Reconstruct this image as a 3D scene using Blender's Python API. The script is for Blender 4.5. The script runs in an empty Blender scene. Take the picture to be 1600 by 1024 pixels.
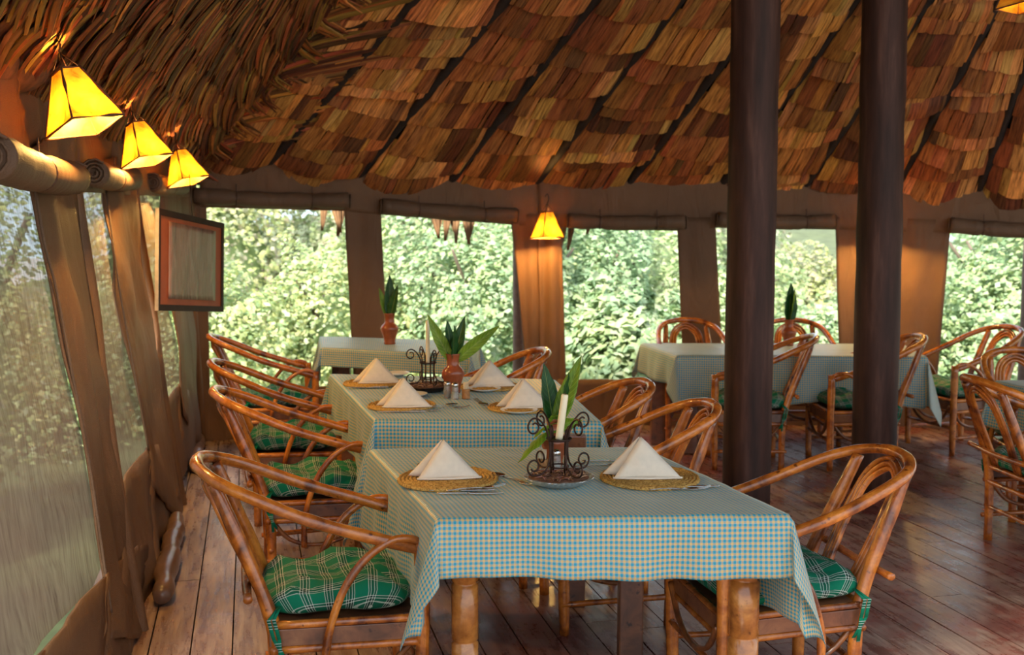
import bpy, math, random
import numpy as np
from mathutils import Vector, Matrix, noise
random.seed(7); rng = np.random.default_rng(7)
PI = math.pi
S = bpy.context.scene
C = S.collection
# ------------------------------------------------------------------ camera
HC = 1.65; F = 1700.0; PITCH = math.atan(162.0/F)
cd = bpy.data.cameras.new('camera'); cam = bpy.data.objects.new('camera', cd); C.objects.link(cam)
cam.location = (0, 0, HC); cam.rotation_euler = (PI/2-PITCH, 0, 0)
cd.lens = 36*F/1600; cd.sensor_width = 36; cd.clip_end = 400
cd.dof.use_dof = True; cd.dof.focus_distance = 3.9; cd.dof.aperture_fstop = 3.6
S.camera = cam
# ------------------------------------------------------------------ world
W = bpy.data.worlds.new('world'); S.world = W; W.use_nodes = True
nt = W.node_tree; nt.nodes.clear()
wo = nt.nodes.new('ShaderNodeOutputWorld'); bg = nt.nodes.new('ShaderNodeBackground')
tc = nt.nodes.new('ShaderNodeTexCoord'); sx = nt.nodes.new('ShaderNodeSeparateXYZ'); rp = nt.nodes.new('ShaderNodeValToRGB')
nt.links.new(tc.outputs['Generated'], sx.inputs[0]); nt.links.new(sx.outputs['Z'], rp.inputs[0])
rp.color_ramp.elements[0].position = 0.0; rp.color_ramp.elements[0].color = (0.95, 0.97, 0.93, 1)
rp.color_ramp.elements[1].position = 0.6; rp.color_ramp.elements[1].color = (0.62, 0.78, 1.0, 1)
nt.links.new(rp.outputs[0], bg.inputs[0]); bg.inputs[1].default_value = 1.5
nt.links.new(bg.outputs[0], wo.inputs[0])
sl = bpy.data.lights.new('sun', 'SUN'); sl.energy = 9.0; sl.angle = math.radians(12); sl.color = (1, 0.95, 0.82)
so = bpy.data.objects.new('sun', sl); C.objects.link(so); so.rotation_euler = (math.radians(38), math.radians(-22), 0)
# ------------------------------------------------------------------ exposure
vs = S.view_settings; vs.view_transform = 'Standard'; vs.look = 'None'; vs.gamma = 1.0; vs.use_curve_mapping = False
vs.exposure = 0.42

# ------------------------------------------------------------------ geometry of view
def ray(x, y):
    r = Vector(((x-800)/F, 1, 0)); u = (512-y)/F
    c, s = math.cos(PITCH), math.sin(PITCH)
    return Vector(((x-800)/F, c + u*s, -s + u*c))
def P(x, y, z=0.0):                      # pixel onto a horizontal level
    r = ray(x, y); t = (z-HC)/r.z
    return Vector((0, 0, HC)) + r*t
def PD(x, y, Y):                         # pixel at a given distance
    r = ray(x, y); return Vector((0, 0, HC)) + r*(Y/r.y)
def PP(x, y, pl):                        # pixel onto a plane (point, normal)
    r = ray(x, y); o = Vector((0, 0, HC)); t = (pl[0]-o).dot(pl[1])/r.dot(pl[1])
    return o + r*t

# ------------------------------------------------------------------ helpers
def link(o, parent=None):
    C.objects.link(o)
    if parent: o.parent = parent
    return o
def tag(o, label=None, cat=None, group=None, kind=None):
    if label: o['label'] = label
    if cat: o['category'] = cat
    if group: o['group'] = group
    if kind: o['kind'] = kind
    return o
def empty(name, loc=(0, 0, 0), rz=0.0, label=None, cat=None, group=None):
    o = bpy.data.objects.new(name, None); o.empty_display_size = .05
    o.location = loc; o.rotation_euler = (0, 0, rz); link(o); return tag(o, label, cat, group)
class MB:
    def __init__(s): s.v = []; s.f = []; s.uv = []; s.col = []
    def add(s, vs, fs, uvs=None, col=None):
        b = len(s.v); s.v += [tuple(p) for p in vs]
        for f in fs:
            s.f.append([b+i for i in f]); s.uv.append([uvs[i] for i in f] if uvs else [(0, 0)]*len(f))
            s.col.append(col or (1, 1, 1))
        return s
    def box(s, cx, cy, cz, sx, sy, sz, m=None):
        vs = [Vector((cx+a*sx/2, cy+b*sy/2, cz+c*sz/2)) for a in (-1, 1) for b in (-1, 1) for c in (-1, 1)]
        if m: vs = [m @ p for p in vs]
        return s.add(vs, [(0, 1, 3, 2), (4, 6, 7, 5), (0, 4, 5, 1), (2, 3, 7, 6), (0, 2, 6, 4), (1, 5, 7, 3)])
    def tube(s, pts, r, n=10, smooth=4, knob=0.0, closed=False, seed=0):
        pts = [Vector(p) for p in pts]
        rs = r if isinstance(r, (list, tuple)) else [r]*len(pts)
        if smooth and len(pts) > 2:
            q = []; qr = []
            m = len(pts)
            for i in range(m if closed else m-1):
                g = (lambda k: pts[k % m]) if closed else (lambda k: pts[min(max(k, 0), m-1)])
                p0, p1, p2, p3 = g(i-1), g(i), g(i+1), g(i+2)
                for k in range(smooth):
                    t = k/smooth
                    q.append(.5*((2*p1)+(p2-p0)*t+(2*p0-5*p1+4*p2-p3)*t*t+(3*p1-p0-3*p2+p3)*t**3))
                    qr.append(rs[i]*(1-t)+rs[(i+1) % m]*t)
            if not closed: q.append(pts[-1]); qr.append(rs[-1])
            pts, rs = q, qr
        elif smooth and len(pts) == 2 and knob:
            k = 8; a, b = pts; pts = [a.lerp(b, i/k) for i in range(k+1)]; rs = [rs[0]+(rs[1]-rs[0])*i/k for i in range(k+1)]
        m = len(pts); vs = []; fs = []; uv = []
        up = Vector((0, 0, 1)); L = 0
        d0 = (pts[1]-pts[0]).normalized(); nrm = d0.orthogonal().normalized()
        for i, p in enumerate(pts):
            a = pts[(i-1) % m] if (closed or i) else p; b = pts[(i+1) % m] if (closed or i < m-1) else p
            d = (b-a).normalized(); nrm = (nrm - d*nrm.dot(d)).normalized(); bn = d.cross(nrm)
            if i: L += (p-pts[i-1]).length
            kr = rs[i]*(1+knob*(noise.noise(Vector((L*14+seed, seed*3.1, .5)))))
            for k in range(n):
                A = 2*PI*k/n
                vs.append(p+(nrm*math.cos(A)+bn*math.sin(A))*kr); uv.append((k/n, L))
        M = m if closed else m-1
        for i in range(M):
            for k in range(n):
                fs.append((i*n+k, i*n+(k+1) % n, ((i+1) % m)*n+(k+1) % n, ((i+1) % m)*n+k))
        if not closed:
            fs.append(tuple(range(n-1, -1, -1))); fs.append(tuple((m-1)*n+k for k in range(n)))
        return s.add(vs, fs, uv)
    def lathe(s, prof, n=24, c=(0, 0, 0), wob=0.0, cap=True):
        vs = []; fs = []; uv = []
        for j, (r, z) in enumerate(prof):
            for k in range(n):
                A = 2*PI*k/n; rr = r*(1+wob*math.sin(k*2.4+j*1.3))
                vs.append((c[0]+rr*math.cos(A), c[1]+rr*math.sin(A), c[2]+z)); uv.append((k/n*6.28*.1, z))
        for j in range(len(prof)-1):
            for k in range(n): fs.append((j*n+k, j*n+(k+1) % n, (j+1)*n+(k+1) % n, (j+1)*n+k))
        if cap:
            fs.append(tuple(range(n-1, -1, -1))); fs.append(tuple((len(prof)-1)*n+k for k in range(n)))
        return s.add(vs, fs, uv)
    def grid(s, fn, nu, nv, col=None, uvf=None):
        vs = []; uv = []
        for j in range(nv+1):
            for i in range(nu+1):
                u, v = i/nu, j/nv; vs.append(fn(u, v)); uv.append(uvf(u, v) if uvf else (u, v))
        fs = [(j*(nu+1)+i, j*(nu+1)+i+1, (j+1)*(nu+1)+i+1, (j+1)*(nu+1)+i) for j in range(nv) for i in range(nu)]
        return s.add(vs, fs, uv, col)
    def build(s, name, mat, parent=None, smooth=True, solid=0.0, off=0.0, bevel=0.0, sub=0):
        me = bpy.data.meshes.new(name); me.from_pydata(s.v, [], s.f)
        ul = me.uv_layers.new(name='UVMap'); flat = [c for f in s.uv for p in f for c in p]
        ul.data.foreach_set('uv', flat)
        if any(c != (1, 1, 1) for c in s.col):
            ca = me.color_attributes.new('Col', 'FLOAT_COLOR', 'CORNER')
            ca.data.foreach_set('color', [x for f, c in zip(s.f, s.col) for _ in f for x in (*c, 1)])
        if smooth: me.polygons.foreach_set('use_smooth', [True]*len(me.polygons))
        me.materials.append(mat); me.update()
        o = bpy.data.objects.new(name, me); link(o, parent)
        if bevel:
            b = o.modifiers.new('b', 'BEVEL'); b.width = bevel; b.segments = 2; b.limit_method = 'ANGLE'
        if solid:
            m = o.modifiers.new('s', 'SOLIDIFY'); m.thickness = solid; m.offset = off
        if sub:
            m = o.modifiers.new('u', 'SUBSURF'); m.levels = sub; m.render_levels = sub
        return o
def copy_tree(o, parent=None):
    c = o.copy(); C.objects.link(c)
    if parent: c.parent = parent
    for ch in [x for x in bpy.data.objects if x.parent == o]: copy_tree(ch, c)
    return c
def dup(o, loc, rz, label, group=None):
    c = copy_tree(o); c.location = loc; c.rotation_euler = (0, 0, rz); c['label'] = label
    if group: c['group'] = group
    return c

# ------------------------------------------------------------------ materials
class N:
    def __init__(s, name, rough=.6, spec=.5):
        s.m = bpy.data.materials.new(name); s.m.use_nodes = True; s.t = s.m.node_tree
        s.b = s.t.nodes['Principled BSDF']; s.b.inputs['Roughness'].default_value = rough
        s.b.inputs['Specular IOR Level'].default_value = spec; s.out = s.t.nodes['Material Output']
    def n(s, typ, **kw):
        x = s.t.nodes.new('ShaderNode'+typ)
        for k, v in kw.items():
            if hasattr(x, k): setattr(x, k, v)
        return x
    def l(s, a, b): s.t.links.new(a, b)
    def val(s, n, i, v): n.inputs[i].default_value = v
    def coord(s, which='Object', scale=(1, 1, 1)):
        t = s.n('TexCoord'); m = s.n('Mapping'); m.inputs['Scale'].default_value = scale
        s.l(t.outputs[which], m.inputs[0]); return m.outputs[0]
    def noise(s, co, sc, det=3, rough=.55, dist=0):
        n = s.n('TexNoise'); n.inputs['Scale'].default_value = sc; n.inputs['Detail'].default_value = det
        n.inputs['Roughness'].default_value = rough; n.inputs['Distortion'].default_value = dist
        s.l(co, n.inputs['Vector']); return n.outputs['Fac']
    def ramp(s, fac, stops, interp='LINEAR'):
        r = s.n('ValToRGB'); cr = r.color_ramp; cr.interpolation = interp
        while len(cr.elements) < len(stops): cr.elements.new(.5)
        for e, (p, c) in zip(cr.elements, stops): e.position = p; e.color = (*c, 1)
        s.l(fac, r.inputs[0]); return r.outputs[0]
    def mix(s, fac, a, b, mode='MIX'):
        m = s.n('Mix'); m.data_type = 'RGBA'; m.blend_type = mode
        for sock, v in ((m.inputs[0], fac), (m.inputs[6], a), (m.inputs[7], b)):
            if isinstance(v, (int, float)): sock.default_value = v
            elif isinstance(v, tuple): sock.default_value = (*v, 1)
            else: s.l(v, sock)
        return m.outputs[2]
    def math(s, op, a, b=None):
        m = s.n('Math'); m.operation = op
        for i, v in enumerate((a, b)):
            if v is None: continue
            if isinstance(v, (int, float)): m.inputs[i].default_value = v
            else: s.l(v, m.inputs[i])
        return m.outputs[0]
    def bump(s, h, st=.3, d=.01):
        b = s.n('Bump'); b.inputs['Strength'].default_value = st; b.inputs['Distance'].default_value = d
        s.l(h, b.inputs['Height']); s.l(b.outputs[0], s.b.inputs['Normal'])
    def color(s, c):
        if isinstance(c, tuple): s.b.inputs['Base Color'].default_value = (*c, 1)
        else: s.l(c, s.b.inputs['Base Color'])
        return s

def m_cane(name, dark, mid, light, rough=.28):
    k = N(name, rough); co = k.coord('Object', (1, 1, 1)); uv = k.coord('UV', (3, 9, 1))
    a = k.noise(co, 9, 4, .6, .6); b = k.noise(uv, 3.5, 5, .65)
    c = k.ramp(a, [(.33, dark), (.5, mid), (.69, light)])
    kn = k.noise(co, 34, 2, .5); sp = k.ramp(kn, [(.25, (.12, .045, .015)), (.34, (1, 1, 1))])
    c2 = k.mix(.85, c, sp, 'MULTIPLY'); st = k.ramp(b, [(.3, (.45, .38, .33)), (.55, (1, 1, 1))])
    c3 = k.mix(.6, c2, st, 'MULTIPLY')
    oi = k.n('ObjectInfo'); hv = k.n('HueSaturation'); k.l(c3, hv.inputs['Color'])
    v = k.math('MULTIPLY_ADD', oi.outputs['Random'], .35); 
    k.t.nodes[-1].inputs[2].default_value = .82
    k.l(v, hv.inputs['Value']); k.color(hv.outputs[0]); k.bump(b, .35, .004)
    k.b.inputs['Coat Weight'].default_value = .55; k.b.inputs['Coat Roughness'].default_value = .12
    return k.m
M = {}
M['cane'] = m_cane('varnished_cane', (.15, .035, .008), (.46, .125, .014), (.74, .25, .032), .25)
M['cane_dark'] = m_cane('dark_cane', (.09, .03, .012), (.22, .07, .018), (.4, .14, .03))
M['leg_wood'] = m_cane('polished_leg', (.22, .07, .015), (.45, .16, .03), (.62, .27, .06), .22)
M['plank'] = m_cane('plank_wood', (.10, .035, .015), (.20, .07, .028), (.30, .12, .045), .4)

def m_column():
    k = N('column_wood', .65, .3); co = k.coord('Object', (6, 6, .7)); a = k.noise(co, 2.2, 6, .6)
    k.color(k.ramp(a, [(.3, (.022, .009, .006)), (.55, (.060, .024, .016)), (.75, (.12, .055, .038))]))
    k.bump(a, .25, .01); return k.m
M['column'] = m_column()
def m_gingham():
    k = N('gingham_cloth', .46, .5); t = k.n('TexCoord'); sp = k.n('SeparateXYZ'); k.l(t.outputs['UV'], sp.inputs[0])
    per = .0158
    wh = (.62, .66, .54); bl = (.0, .27, .41); ye = (.66, .39, .07)
    cols = []
    for ax in ('X', 'Y'):
        f = k.math('FRACT', k.math('DIVIDE', sp.outputs[ax], per))
        cols.append(k.ramp(f, [(0, bl), (.53, wh), (.58, ye), (.73, wh), (.76, ye), (.95, wh)], 'CONSTANT'))
    c = k.mix(.5, cols[0], cols[1]); k.color(c)
    wv = k.noise(k.coord('UV', (1, 1, 1)), 900, 1); k.bump(wv, .15, .001)
    k.b.inputs['Sheen Weight'].default_value = .22; k.b.inputs['Sheen Tint'].default_value = (.75, .95, .95, 1); k.b.inputs['Sheen Roughness'].default_value = .4
    return k.m
M['gingham'] = m_gingham()
def m_tartan():
    k = N('green_tartan', .8, .25); t = k.n('TexCoord'); sp = k.n('SeparateXYZ'); k.l(t.outputs['UV'], sp.inputs[0])
    lines = []; darks = []
    for ax, per in (('X', .074), ('Y', .074)):
        f = k.math('FRACT', k.math('DIVIDE', sp.outputs[ax], per))
        b, w = (0, 0, 0), (1, 1, 1)
        lines.append(k.ramp(f, [(.0, b), (.30, w), (.335, b), (.41, w), (.445, b), (.55, w), (.585, b), (.66, w), (.695, b)], 'CONSTANT'))
        darks.append(k.ramp(f, [(.0, b), (.335, w), (.41, b), (.445, w), (.55, b), (.585, w), (.66, b)], 'CONSTANT'))
    g = (.0, .155, .078)
    d = k.math('MULTIPLY', k.math('ADD', darks[0], darks[1]), .42)
    c = k.mix(d, g, (.004, .010, .010))
    l = k.math('MULTIPLY', k.math('ADD', lines[0], lines[1]), .42)
    k.color(k.mix(l, c, (.72, .74, .66)))
    n = k.noise(k.coord('Object'), 26, 3); k.bump(n, .35, .01)
    return k.m
M['tartan'] = m_tartan()
def m_canvas(name, c, tr=.12):
    k = N(name, .55, .35); co = k.coord('Object'); a = k.noise(co, 1.7, 4); b = k.noise(co, 240, 2)
    cc = k.ramp(a, [(.3, tuple(x*.78 for x in c)), (.7, tuple(x*1.15 for x in c))]); k.color(cc)
    ad = k.math('ADD', k.math('MULTIPLY', b, .12), k.noise(k.coord('Object', (2.2, 2.2, .8)), 2.0, 3, .5, 1.2)); k.bump(ad, .55, .05)
    if tr:
        t = k.n('BsdfTranslucent'); k.l(cc, t.inputs[0]); m = k.n('MixShader'); m.inputs[0].default_value = tr
        k.l(k.b.outputs[0], m.inputs[1]); k.l(t.outputs[0], m.inputs[2]); k.l(m.outputs[0], k.out.inputs[0])
    return k.m
M['canvas'] = m_canvas('tent_canvas', (.185, .092, .044), .06)
M['canvas_pale'] = m_canvas('blind_canvas', (.15, .085, .048), .05)
M['canvas_dark'] = m_canvas('canvas_piping', (.10, .05, .03), 0)
def m_net():
    k = N('mosquito_net', .9, .1); uv = k.coord('Object', (1, 1, 1))
    st = k.noise(k.coord('Object', (26, 26, 1.2)), 2.2, 4, .6); c = k.ramp(st, [(.3, (.17, .115, .085)), (.7, (.36, .265, .20))])
    k.color(c); t = k.n('BsdfTransparent'); tl = k.n('BsdfTranslucent'); k.l(c, tl.inputs[0])
    a = k.n('MixShader'); a.inputs[0].default_value = .18; k.l(k.b.outputs[0], a.inputs[1]); k.l(tl.outputs[0], a.inputs[2])
    m = k.n('MixShader'); fac = k.ramp(st, [(.25, (.90,)*3), (.75, (.66,)*3)])
    k.l(fac, m.inputs[0]); k.l(t.outputs[0], m.inputs[1]); k.l(a.outputs[0], m.inputs[2]); k.l(m.outputs[0], k.out.inputs[0])
    return k.m
M['net'] = m_net()
def m_floor():
    k = N('painted_boards', .3, .5); at = k.n('Attribute'); at.attribute_name = 'Col'
    co = k.coord('UV', (9, .9, 1)); g = k.noise(co, 3.0, 6, .65, .4); w = k.noise(k.coord('Object'), 1.3, 5, .65); w2 = k.noise(k.coord('Object'), 7, 5, .7)
    base = k.mix(.75, at.outputs['Color'], k.ramp(g, [(.25, (.35, .3, .3)), (.65, (1, 1, 1))]), 'MULTIPLY')
    worn = k.mix(k.ramp(g, [(.4, (0, 0, 0)), (.62, (1, 1, 1))]), (.19, .105, .075), (.43, .31, .235))
    f = k.ramp(k.math('MULTIPLY', w, k.math('ADD', w2, .5)), [(.43, (0, 0, 0)), (.6, (.85, .85, .85))])
    sp = k.n('SeparateXYZ'); k.l(k.coord('Object'), sp.inputs[0]); px = k.math('ADD', k.math('MULTIPLY', sp.outputs['Y'], .24), sp.outputs['X'])
    lw = k.ramp(k.math('ADD', k.math('MULTIPLY', k.math('SUBTRACT', w2, .5), .35), k.math('MULTIPLY_ADD', px, -.4)), [(.0, (0, 0, 0)), (.35, (.8, .8, .8))])
    f = k.mix(1.0, f, lw, 'LIGHTEN')
    k.color(k.mix(f, base, worn))
    k.l(k.ramp(k.math('MULTIPLY', g, w2), [(.1, (.18,)*3), (.45, (.46,)*3)]), k.b.inputs['Roughness'])
    k.bump(g, .25, .006); return k.m
M['floor'] = m_floor()
def m_thatch(name='dried_leaf', r=.62):
    k = N(name, r, .35); at = k.n('Attribute'); at.attribute_name = 'Col'
    co = k.coord('UV', (38, 3.2, 1)); g = k.noise(co, 1.6, 4, .65, .3)
    st = k.ramp(g, [(.30, (.10, .05, .03)), (.47, (.68, .58, .50)), (.66, (1.15, 1.1, 1.0))])
    k.color(k.mix(.95, at.outputs['Color'], st, 'MULTIPLY')); k.bump(g, .35, .012); return k.m
M['thatch'] = m_thatch()
def plain(name, c, rough=.5, metal=0, spec=.5, var=0, sc=20, bump=0):
    k = N(name, rough, spec); k.b.inputs['Metallic'].default_value = metal
    if var:
        n = k.noise(k.coord('Object'), sc, 4)
        k.color(k.ramp(n, [(.3, tuple(x*(1-var) for x in c)), (.7, tuple(min(1, x*(1+var)) for x in c))]))
        if bump: k.bump(n, bump, .004)
    else: k.color(c)
    return k.m
M['dark'] = plain('dark_backing', (.012, .007, .005), .9, var=.4)
M['rafter'] = plain('rafter_wood', (.020, .011, .008), .8, var=.5, sc=12)
M['iron'] = plain('wrought_iron', (.045, .022, .016), .38, .7, var=.4, sc=60)
M['steel'] = plain('cutlery_steel', (.62, .6, .58), .18, 1.0, var=.08, sc=30)
M['terra'] = plain('glazed_terracotta', (.30, .075, .028), .22, var=.3, sc=14)
M['napkin'] = plain('cream_napkin', (.78, .67, .53), .85, var=.05, sc=40, bump=.15)
M['china'] = plain('white_china', (.75, .72, .66), .15, var=.04)
M['wax'] = plain('candle_wax', (.85, .74, .50), .4, var=.06, sc=12)
M['wick'] = plain('wick', (.03, .025, .02), .9, var=.2)
M['foil'] = plain('crumpled_foil', (.62, .64, .66), .3, .85, var=.3, sc=120, bump=1.0)
M['chips'] = plain('wood_shavings', (.17, .08, .045), .8, var=.6, sc=90, bump=1.0)
M['chip0'] = plain('pale_chips', (.38, .22, .12), .7, var=.3); M['chip1'] = plain('brown_chips', (.14, .06, .03), .7, var=.3); M['chip2'] = plain('rosy_chips', (.26, .11, .08), .7, var=.3)
def m_raffia():
    k = N('raffia_mat', .7); at = k.n('TexCoord'); n = k.noise(k.coord('Object'), 150, 3); a = k.noise(k.coord('Object'), 9, 2)
    c = k.ramp(n, [(.3, (.20, .09, .016)), (.5, (.52, .28, .055)), (.7, (.72, .45, .13))]); k.color(c); k.bump(n, .8, .004); return k.m
M['raffia'] = m_raffia()
def m_glass():
    k = N('shaker_glass', .08); k.color((.9, .9, .88)); k.b.inputs['Transmission Weight'].default_value = .85; return k.m
M['glass'] = m_glass()
M['salt'] = plain('salt', (.85, .83, .78), .8, var=.05)
M['pepper'] = plain('pepper', (.22, .11, .05), .8, var=.4, sc=200)
M['bamboo'] = plain('bamboo_holder', (.42, .19, .06), .45, var=.3, sc=80, bump=.5)
M['pick'] = plain('toothpicks', (.80, .66, .44), .7, var=.15, sc=90)
def m_leaf(name, a, b, tr=.3, vein=True):
    k = N(name, .42, .4); t = k.n('TexCoord'); sp = k.n('SeparateXYZ'); k.l(t.outputs['UV'], sp.inputs[0])
    dx = k.math('ABSOLUTE', k.math('SUBTRACT', sp.outputs['X'], .5))
    v = k.math('FRACT', k.math('MULTIPLY', k.math('SUBTRACT', sp.outputs['Y'], k.math('MULTIPLY', dx, .35)), 11))
    vn = k.ramp(v, [(0, (1, 1, 1)), (.10, (0, 0, 0)), (.9, (0, 0, 0)), (1, (1, 1, 1))])
    n = k.noise(k.coord('Object'), 11, 3); base = k.ramp(n, [(.3, a), (.7, b)])
    c = k.mix(k.math('MULTIPLY', vn, .4), base, tuple(min(1, x*2.2+.03) for x in b)); mid = k.ramp(dx, [(0, (1, 1, 1)), (.035, (0, 0, 0))])
    c = k.mix(k.math('MULTIPLY', mid, .6), c, (.42, .45, .12)); k.color(c)
    tl = k.n('BsdfTranslucent'); k.l(c, tl.inputs[0]); m = k.n('MixShader'); m.inputs[0].default_value = tr
    k.l(k.b.outputs[0], m.inputs[1]); k.l(tl.outputs[0], m.inputs[2]); k.l(m.outputs[0], k.out.inputs[0]); return k.m
M['leaf_dark'] = m_leaf('vase_leaf_dark', (.012, .06, .012), (.03, .12, .02))
M['leaf_lime'] = m_leaf('vase_leaf_lime', (.10, .22, .012), (.25, .40, .03))
def m_foliage(name='outdoor_leaves', r=.5):
    k = N(name, r, .35); at = k.n('Attribute'); at.attribute_name = 'Col'; k.color(at.outputs['Color'])
    tl = k.n('BsdfTranslucent'); k.l(at.outputs['Color'], tl.inputs[0]); m = k.n('MixShader'); m.inputs[0].default_value = .4
    k.l(k.b.outputs[0], m.inputs[1]); k.l(tl.outputs[0], m.inputs[2]); k.l(m.outputs[0], k.out.inputs[0]); return k.m
M['foliage'] = m_foliage()
M['soil'] = plain('soil', (.10, .12, .05), .9, var=.4, sc=2)
M['hill'] = plain('distant_hill', (.34, .43, .50), .95, var=.25, sc=.9, bump=.5)  # aerial haze is painted into the bluish base colour
M['bark'] = plain('bark', (.16, .12, .09), .9, var=.4, sc=10, bump=.6)
M['bulb'] = N('bulb'); 
def m_emit(name, c, s):
    k = N(name); k.b.inputs['Emission Color'].default_value = (*c, 1); k.b.inputs['Emission Strength'].default_value = s; k.color((.9, .8, .6)); return k.m
M['bulb'] = m_emit('bulb_glass', (1, .62, .2), 16)
def m_shade():
    k = N('hide_lampshade', .6, .3); n = k.noise(k.coord('Object'), 16, 5, .6, 1.0)
    c = k.ramp(n, [(.30, (.40, .12, .006)), (.48, (.74, .31, .02)), (.72, (.88, .44, .04))]); k.color(c)
    tl = k.n('BsdfTranslucent'); k.l(c, tl.inputs[0]); m = k.n('MixShader'); m.inputs[0].default_value = .11
    k.l(k.b.outputs[0], m.inputs[1]); k.l(tl.outputs[0], m.inputs[2]); k.l(m.outputs[0], k.out.inputs[0]); return k.m
M['shade'] = m_shade()
M['stitch'] = plain('leather_stitching', (.10, .035, .012), .7, var=.3)
M['mount'] = plain('russet_mount', (.36, .07, .02), .6, var=.15, sc=8)
M['frame_dark'] = plain('dark_picture_frame', (.035, .014, .010), .6, 0, .2, var=.2)
M['frame_side'] = plain('pale_frame_edge', (.5, .42, .34), .6, var=.2)
def m_sheet():
    k = N('plastic_sheet', .3, .5); n = k.noise(k.coord('Object', (7, 7, 1.3)), 3.0, 5, .6, .8)
    k.color(k.ramp(n, [(.25, (.10, .045, .03)), (.5, (.22, .105, .072)), (.75, (.36, .22, .17))])); k.bump(n, .8, .02); return k.m
M['sheet'] = m_sheet()
M['log'] = plain('log_bark', (.10, .045, .02), .8, var=.6, sc=22, bump=.8)

# ================================================================== SETTING
U = Vector((-.2406, 1, 0)).normalized(); V = Vector((1, .2406, 0)).normalized(); Z = Vector((0, 0, 1))
ROT = math.atan2(V.y, V.x)
# floor corners of the polygonal tent
A = P(312, 690); B = P(840, 664); Cc = P(1385, 665); D = P(1720, 684)
def vplane(a, b):
    d = (b-a).normalized(); return (a, Vector((d.y, -d.x, 0)))      # normal towards the room
plAB, plBC, plCD = vplane(A, B), vplane(B, Cc), vplane(Cc, D)
L0 = P(220, 962); L1 = A.copy()
ld = (L1-L0).normalized(); lean = Vector((-ld.y, ld.x, 0))*.30 + Z*2.0
plL = (L0, ld.cross(lean).normalized()*1.0)
if plL[1].x < 0: plL = (L0, -plL[1])
Ln = plL[1]
LW = (A-L0).length; lh = Vector((-ld.y, ld.x, 0))
def leanf(t): return 1-min(1, max(0, t/LW))**3          # the wall leans out by the posts and stands upright at the corner
def leanv(t): return lh*.30*leanf(t)+Z*2.0
_PP = PP
def PP(x, y, pl):
    if pl is not plL: return _PP(x, y, pl)
    r = ray(x, y); o = Vector((0, 0, HC))
    def hit(q):
        n = ld.cross(lh*.30*q+Z*2.0); den = r.dot(n)
        if abs(den) < 1e-9: return None, 99
        t = (L0-o).dot(n)/den
        if t <= 0: return None, 99
        p = o+r*t; return p, (p-L0).dot(ld)
    a, b = 0.0, 1.0
    for _ in range(30):
        m = (a+b)/2
        if m > leanf(hit(m)[1]): b = m
        else: a = m
    p, t = hit(a)
    if t > LW+.03: p = p-ld*(t-LW-.03)
    return p

def ribbon(mb, left, right, pl, nu=6, nv=16, amp=.012, off=0.0, seed=0.0, fold=0.0, uvs=1.0):
    lp = [PP(x, y, pl) for x, y in left]; rp_ = [PP(x, y, pl) for x, y in right]
    def at(L, v):
        t = v*(len(L)-1); i = min(int(t), len(L)-2); return L[i].lerp(L[i+1], t-i)
    def fn(u, v):
        a, b = at(lp, v), at(rp_, v); p = a.lerp(b, u)
        w = amp*noise.noise(Vector((p.x*4+seed, p.y*4, p.z*2.2))) + amp*.5*noise.noise(Vector((p.x*11, p.y*11+seed, p.z*3)))
        if fold: w += fold*math.sin(u*PI*3+seed+v*1.5)
        return p + pl[1]*(off+w)
    mb.grid(fn, nu, nv, uvf=lambda u, v: (u*uvs, v*uvs))

# --- back wall, three canvas facets, each with its openings
def tops(x):     # image line where canvas meets thatch
    xs = [290, 440, 600, 820, 1100, 1420, 1600, 1750]; ys = [236, 258, 281, 284, 286, 293, 300, 306]
    return float(np.interp(x, xs, ys))-10
def facet(name, pl, x0, x1, wins, strips, sill_y, base, rough_seed):
    mb = MB()
    # band above the openings
    def band(u, v):
        x = x0+(x1-x0)*u; yb = float(np.interp(x, [w[0] for w in wins], [w[1] for w in wins])); p = PP(x, tops(x), pl).lerp(PP(x, yb, pl), v)
        return p+pl[1]*(.02*noise.noise(Vector((p.x*1.6+p.z*1.5, p.y, p.z*4+rough_seed)))+.006)
    mb.grid(band, 60, 8)
    for (tl, tr, br, bl, fo) in strips:
        ribbon(mb, [tl, ((tl[0]+bl[0])/2, (tl[1]+bl[1])/2), bl], [tr, ((tr[0]+br[0])/2, (tr[1]+br[1])/2), br], pl, 14, 26, .014, .004, rough_seed, fo)
    ribbon(mb, [(x0, sill_y[0]), (x0, base[0])], [(x1, sill_y[1]), (x1, base[1])], pl, 40, 8, .03, .0, rough_seed)
    o = mb.build(name, M['canvas'], None, True, .012, -1)
    tag(o, kind='structure'); return o
facet('wall_back', plAB, 312, 840, [(312, 324), (540, 330), (600, 336), (795, 351), (840, 355)],
      [((300, 300), (322, 300), (330, 700), (312, 700), 0), ((537, 318), (594, 322), (609, 610), (553, 606), .004),
       ((797, 335), (842, 335), (846, 610), (824, 610), .012)], (608, 596), (697, 672), 1.0)
facet('wall_back_middle', plBC, 840, 1385, [(840, 350), (880, 356), (1060, 361), (1118, 356), (1303, 359), (1385, 360)],
      [((839, 335), (877, 335), (885, 610), (844, 610), .014), ((1057, 340), (1117, 340), (1131, 606), (1068, 606), .004),
       ((1304, 340), (1386, 340), (1386, 606), (1312, 606), .008)], (593, 593), (672, 672), 2.0)
facet('wall_back_right', plCD, 1385, 1720, [(1385, 362), (1483, 364), (1600, 372), (1720, 380)],
      [((1384, 340), (1486, 345), (1463, 610), (1384, 606), .010), ((1660, 350), (1720, 350), (1720, 600), (1668, 600), .004)], (597, 606), (673, 690), 3.0)
# --- left wall
mb = MB()
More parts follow.
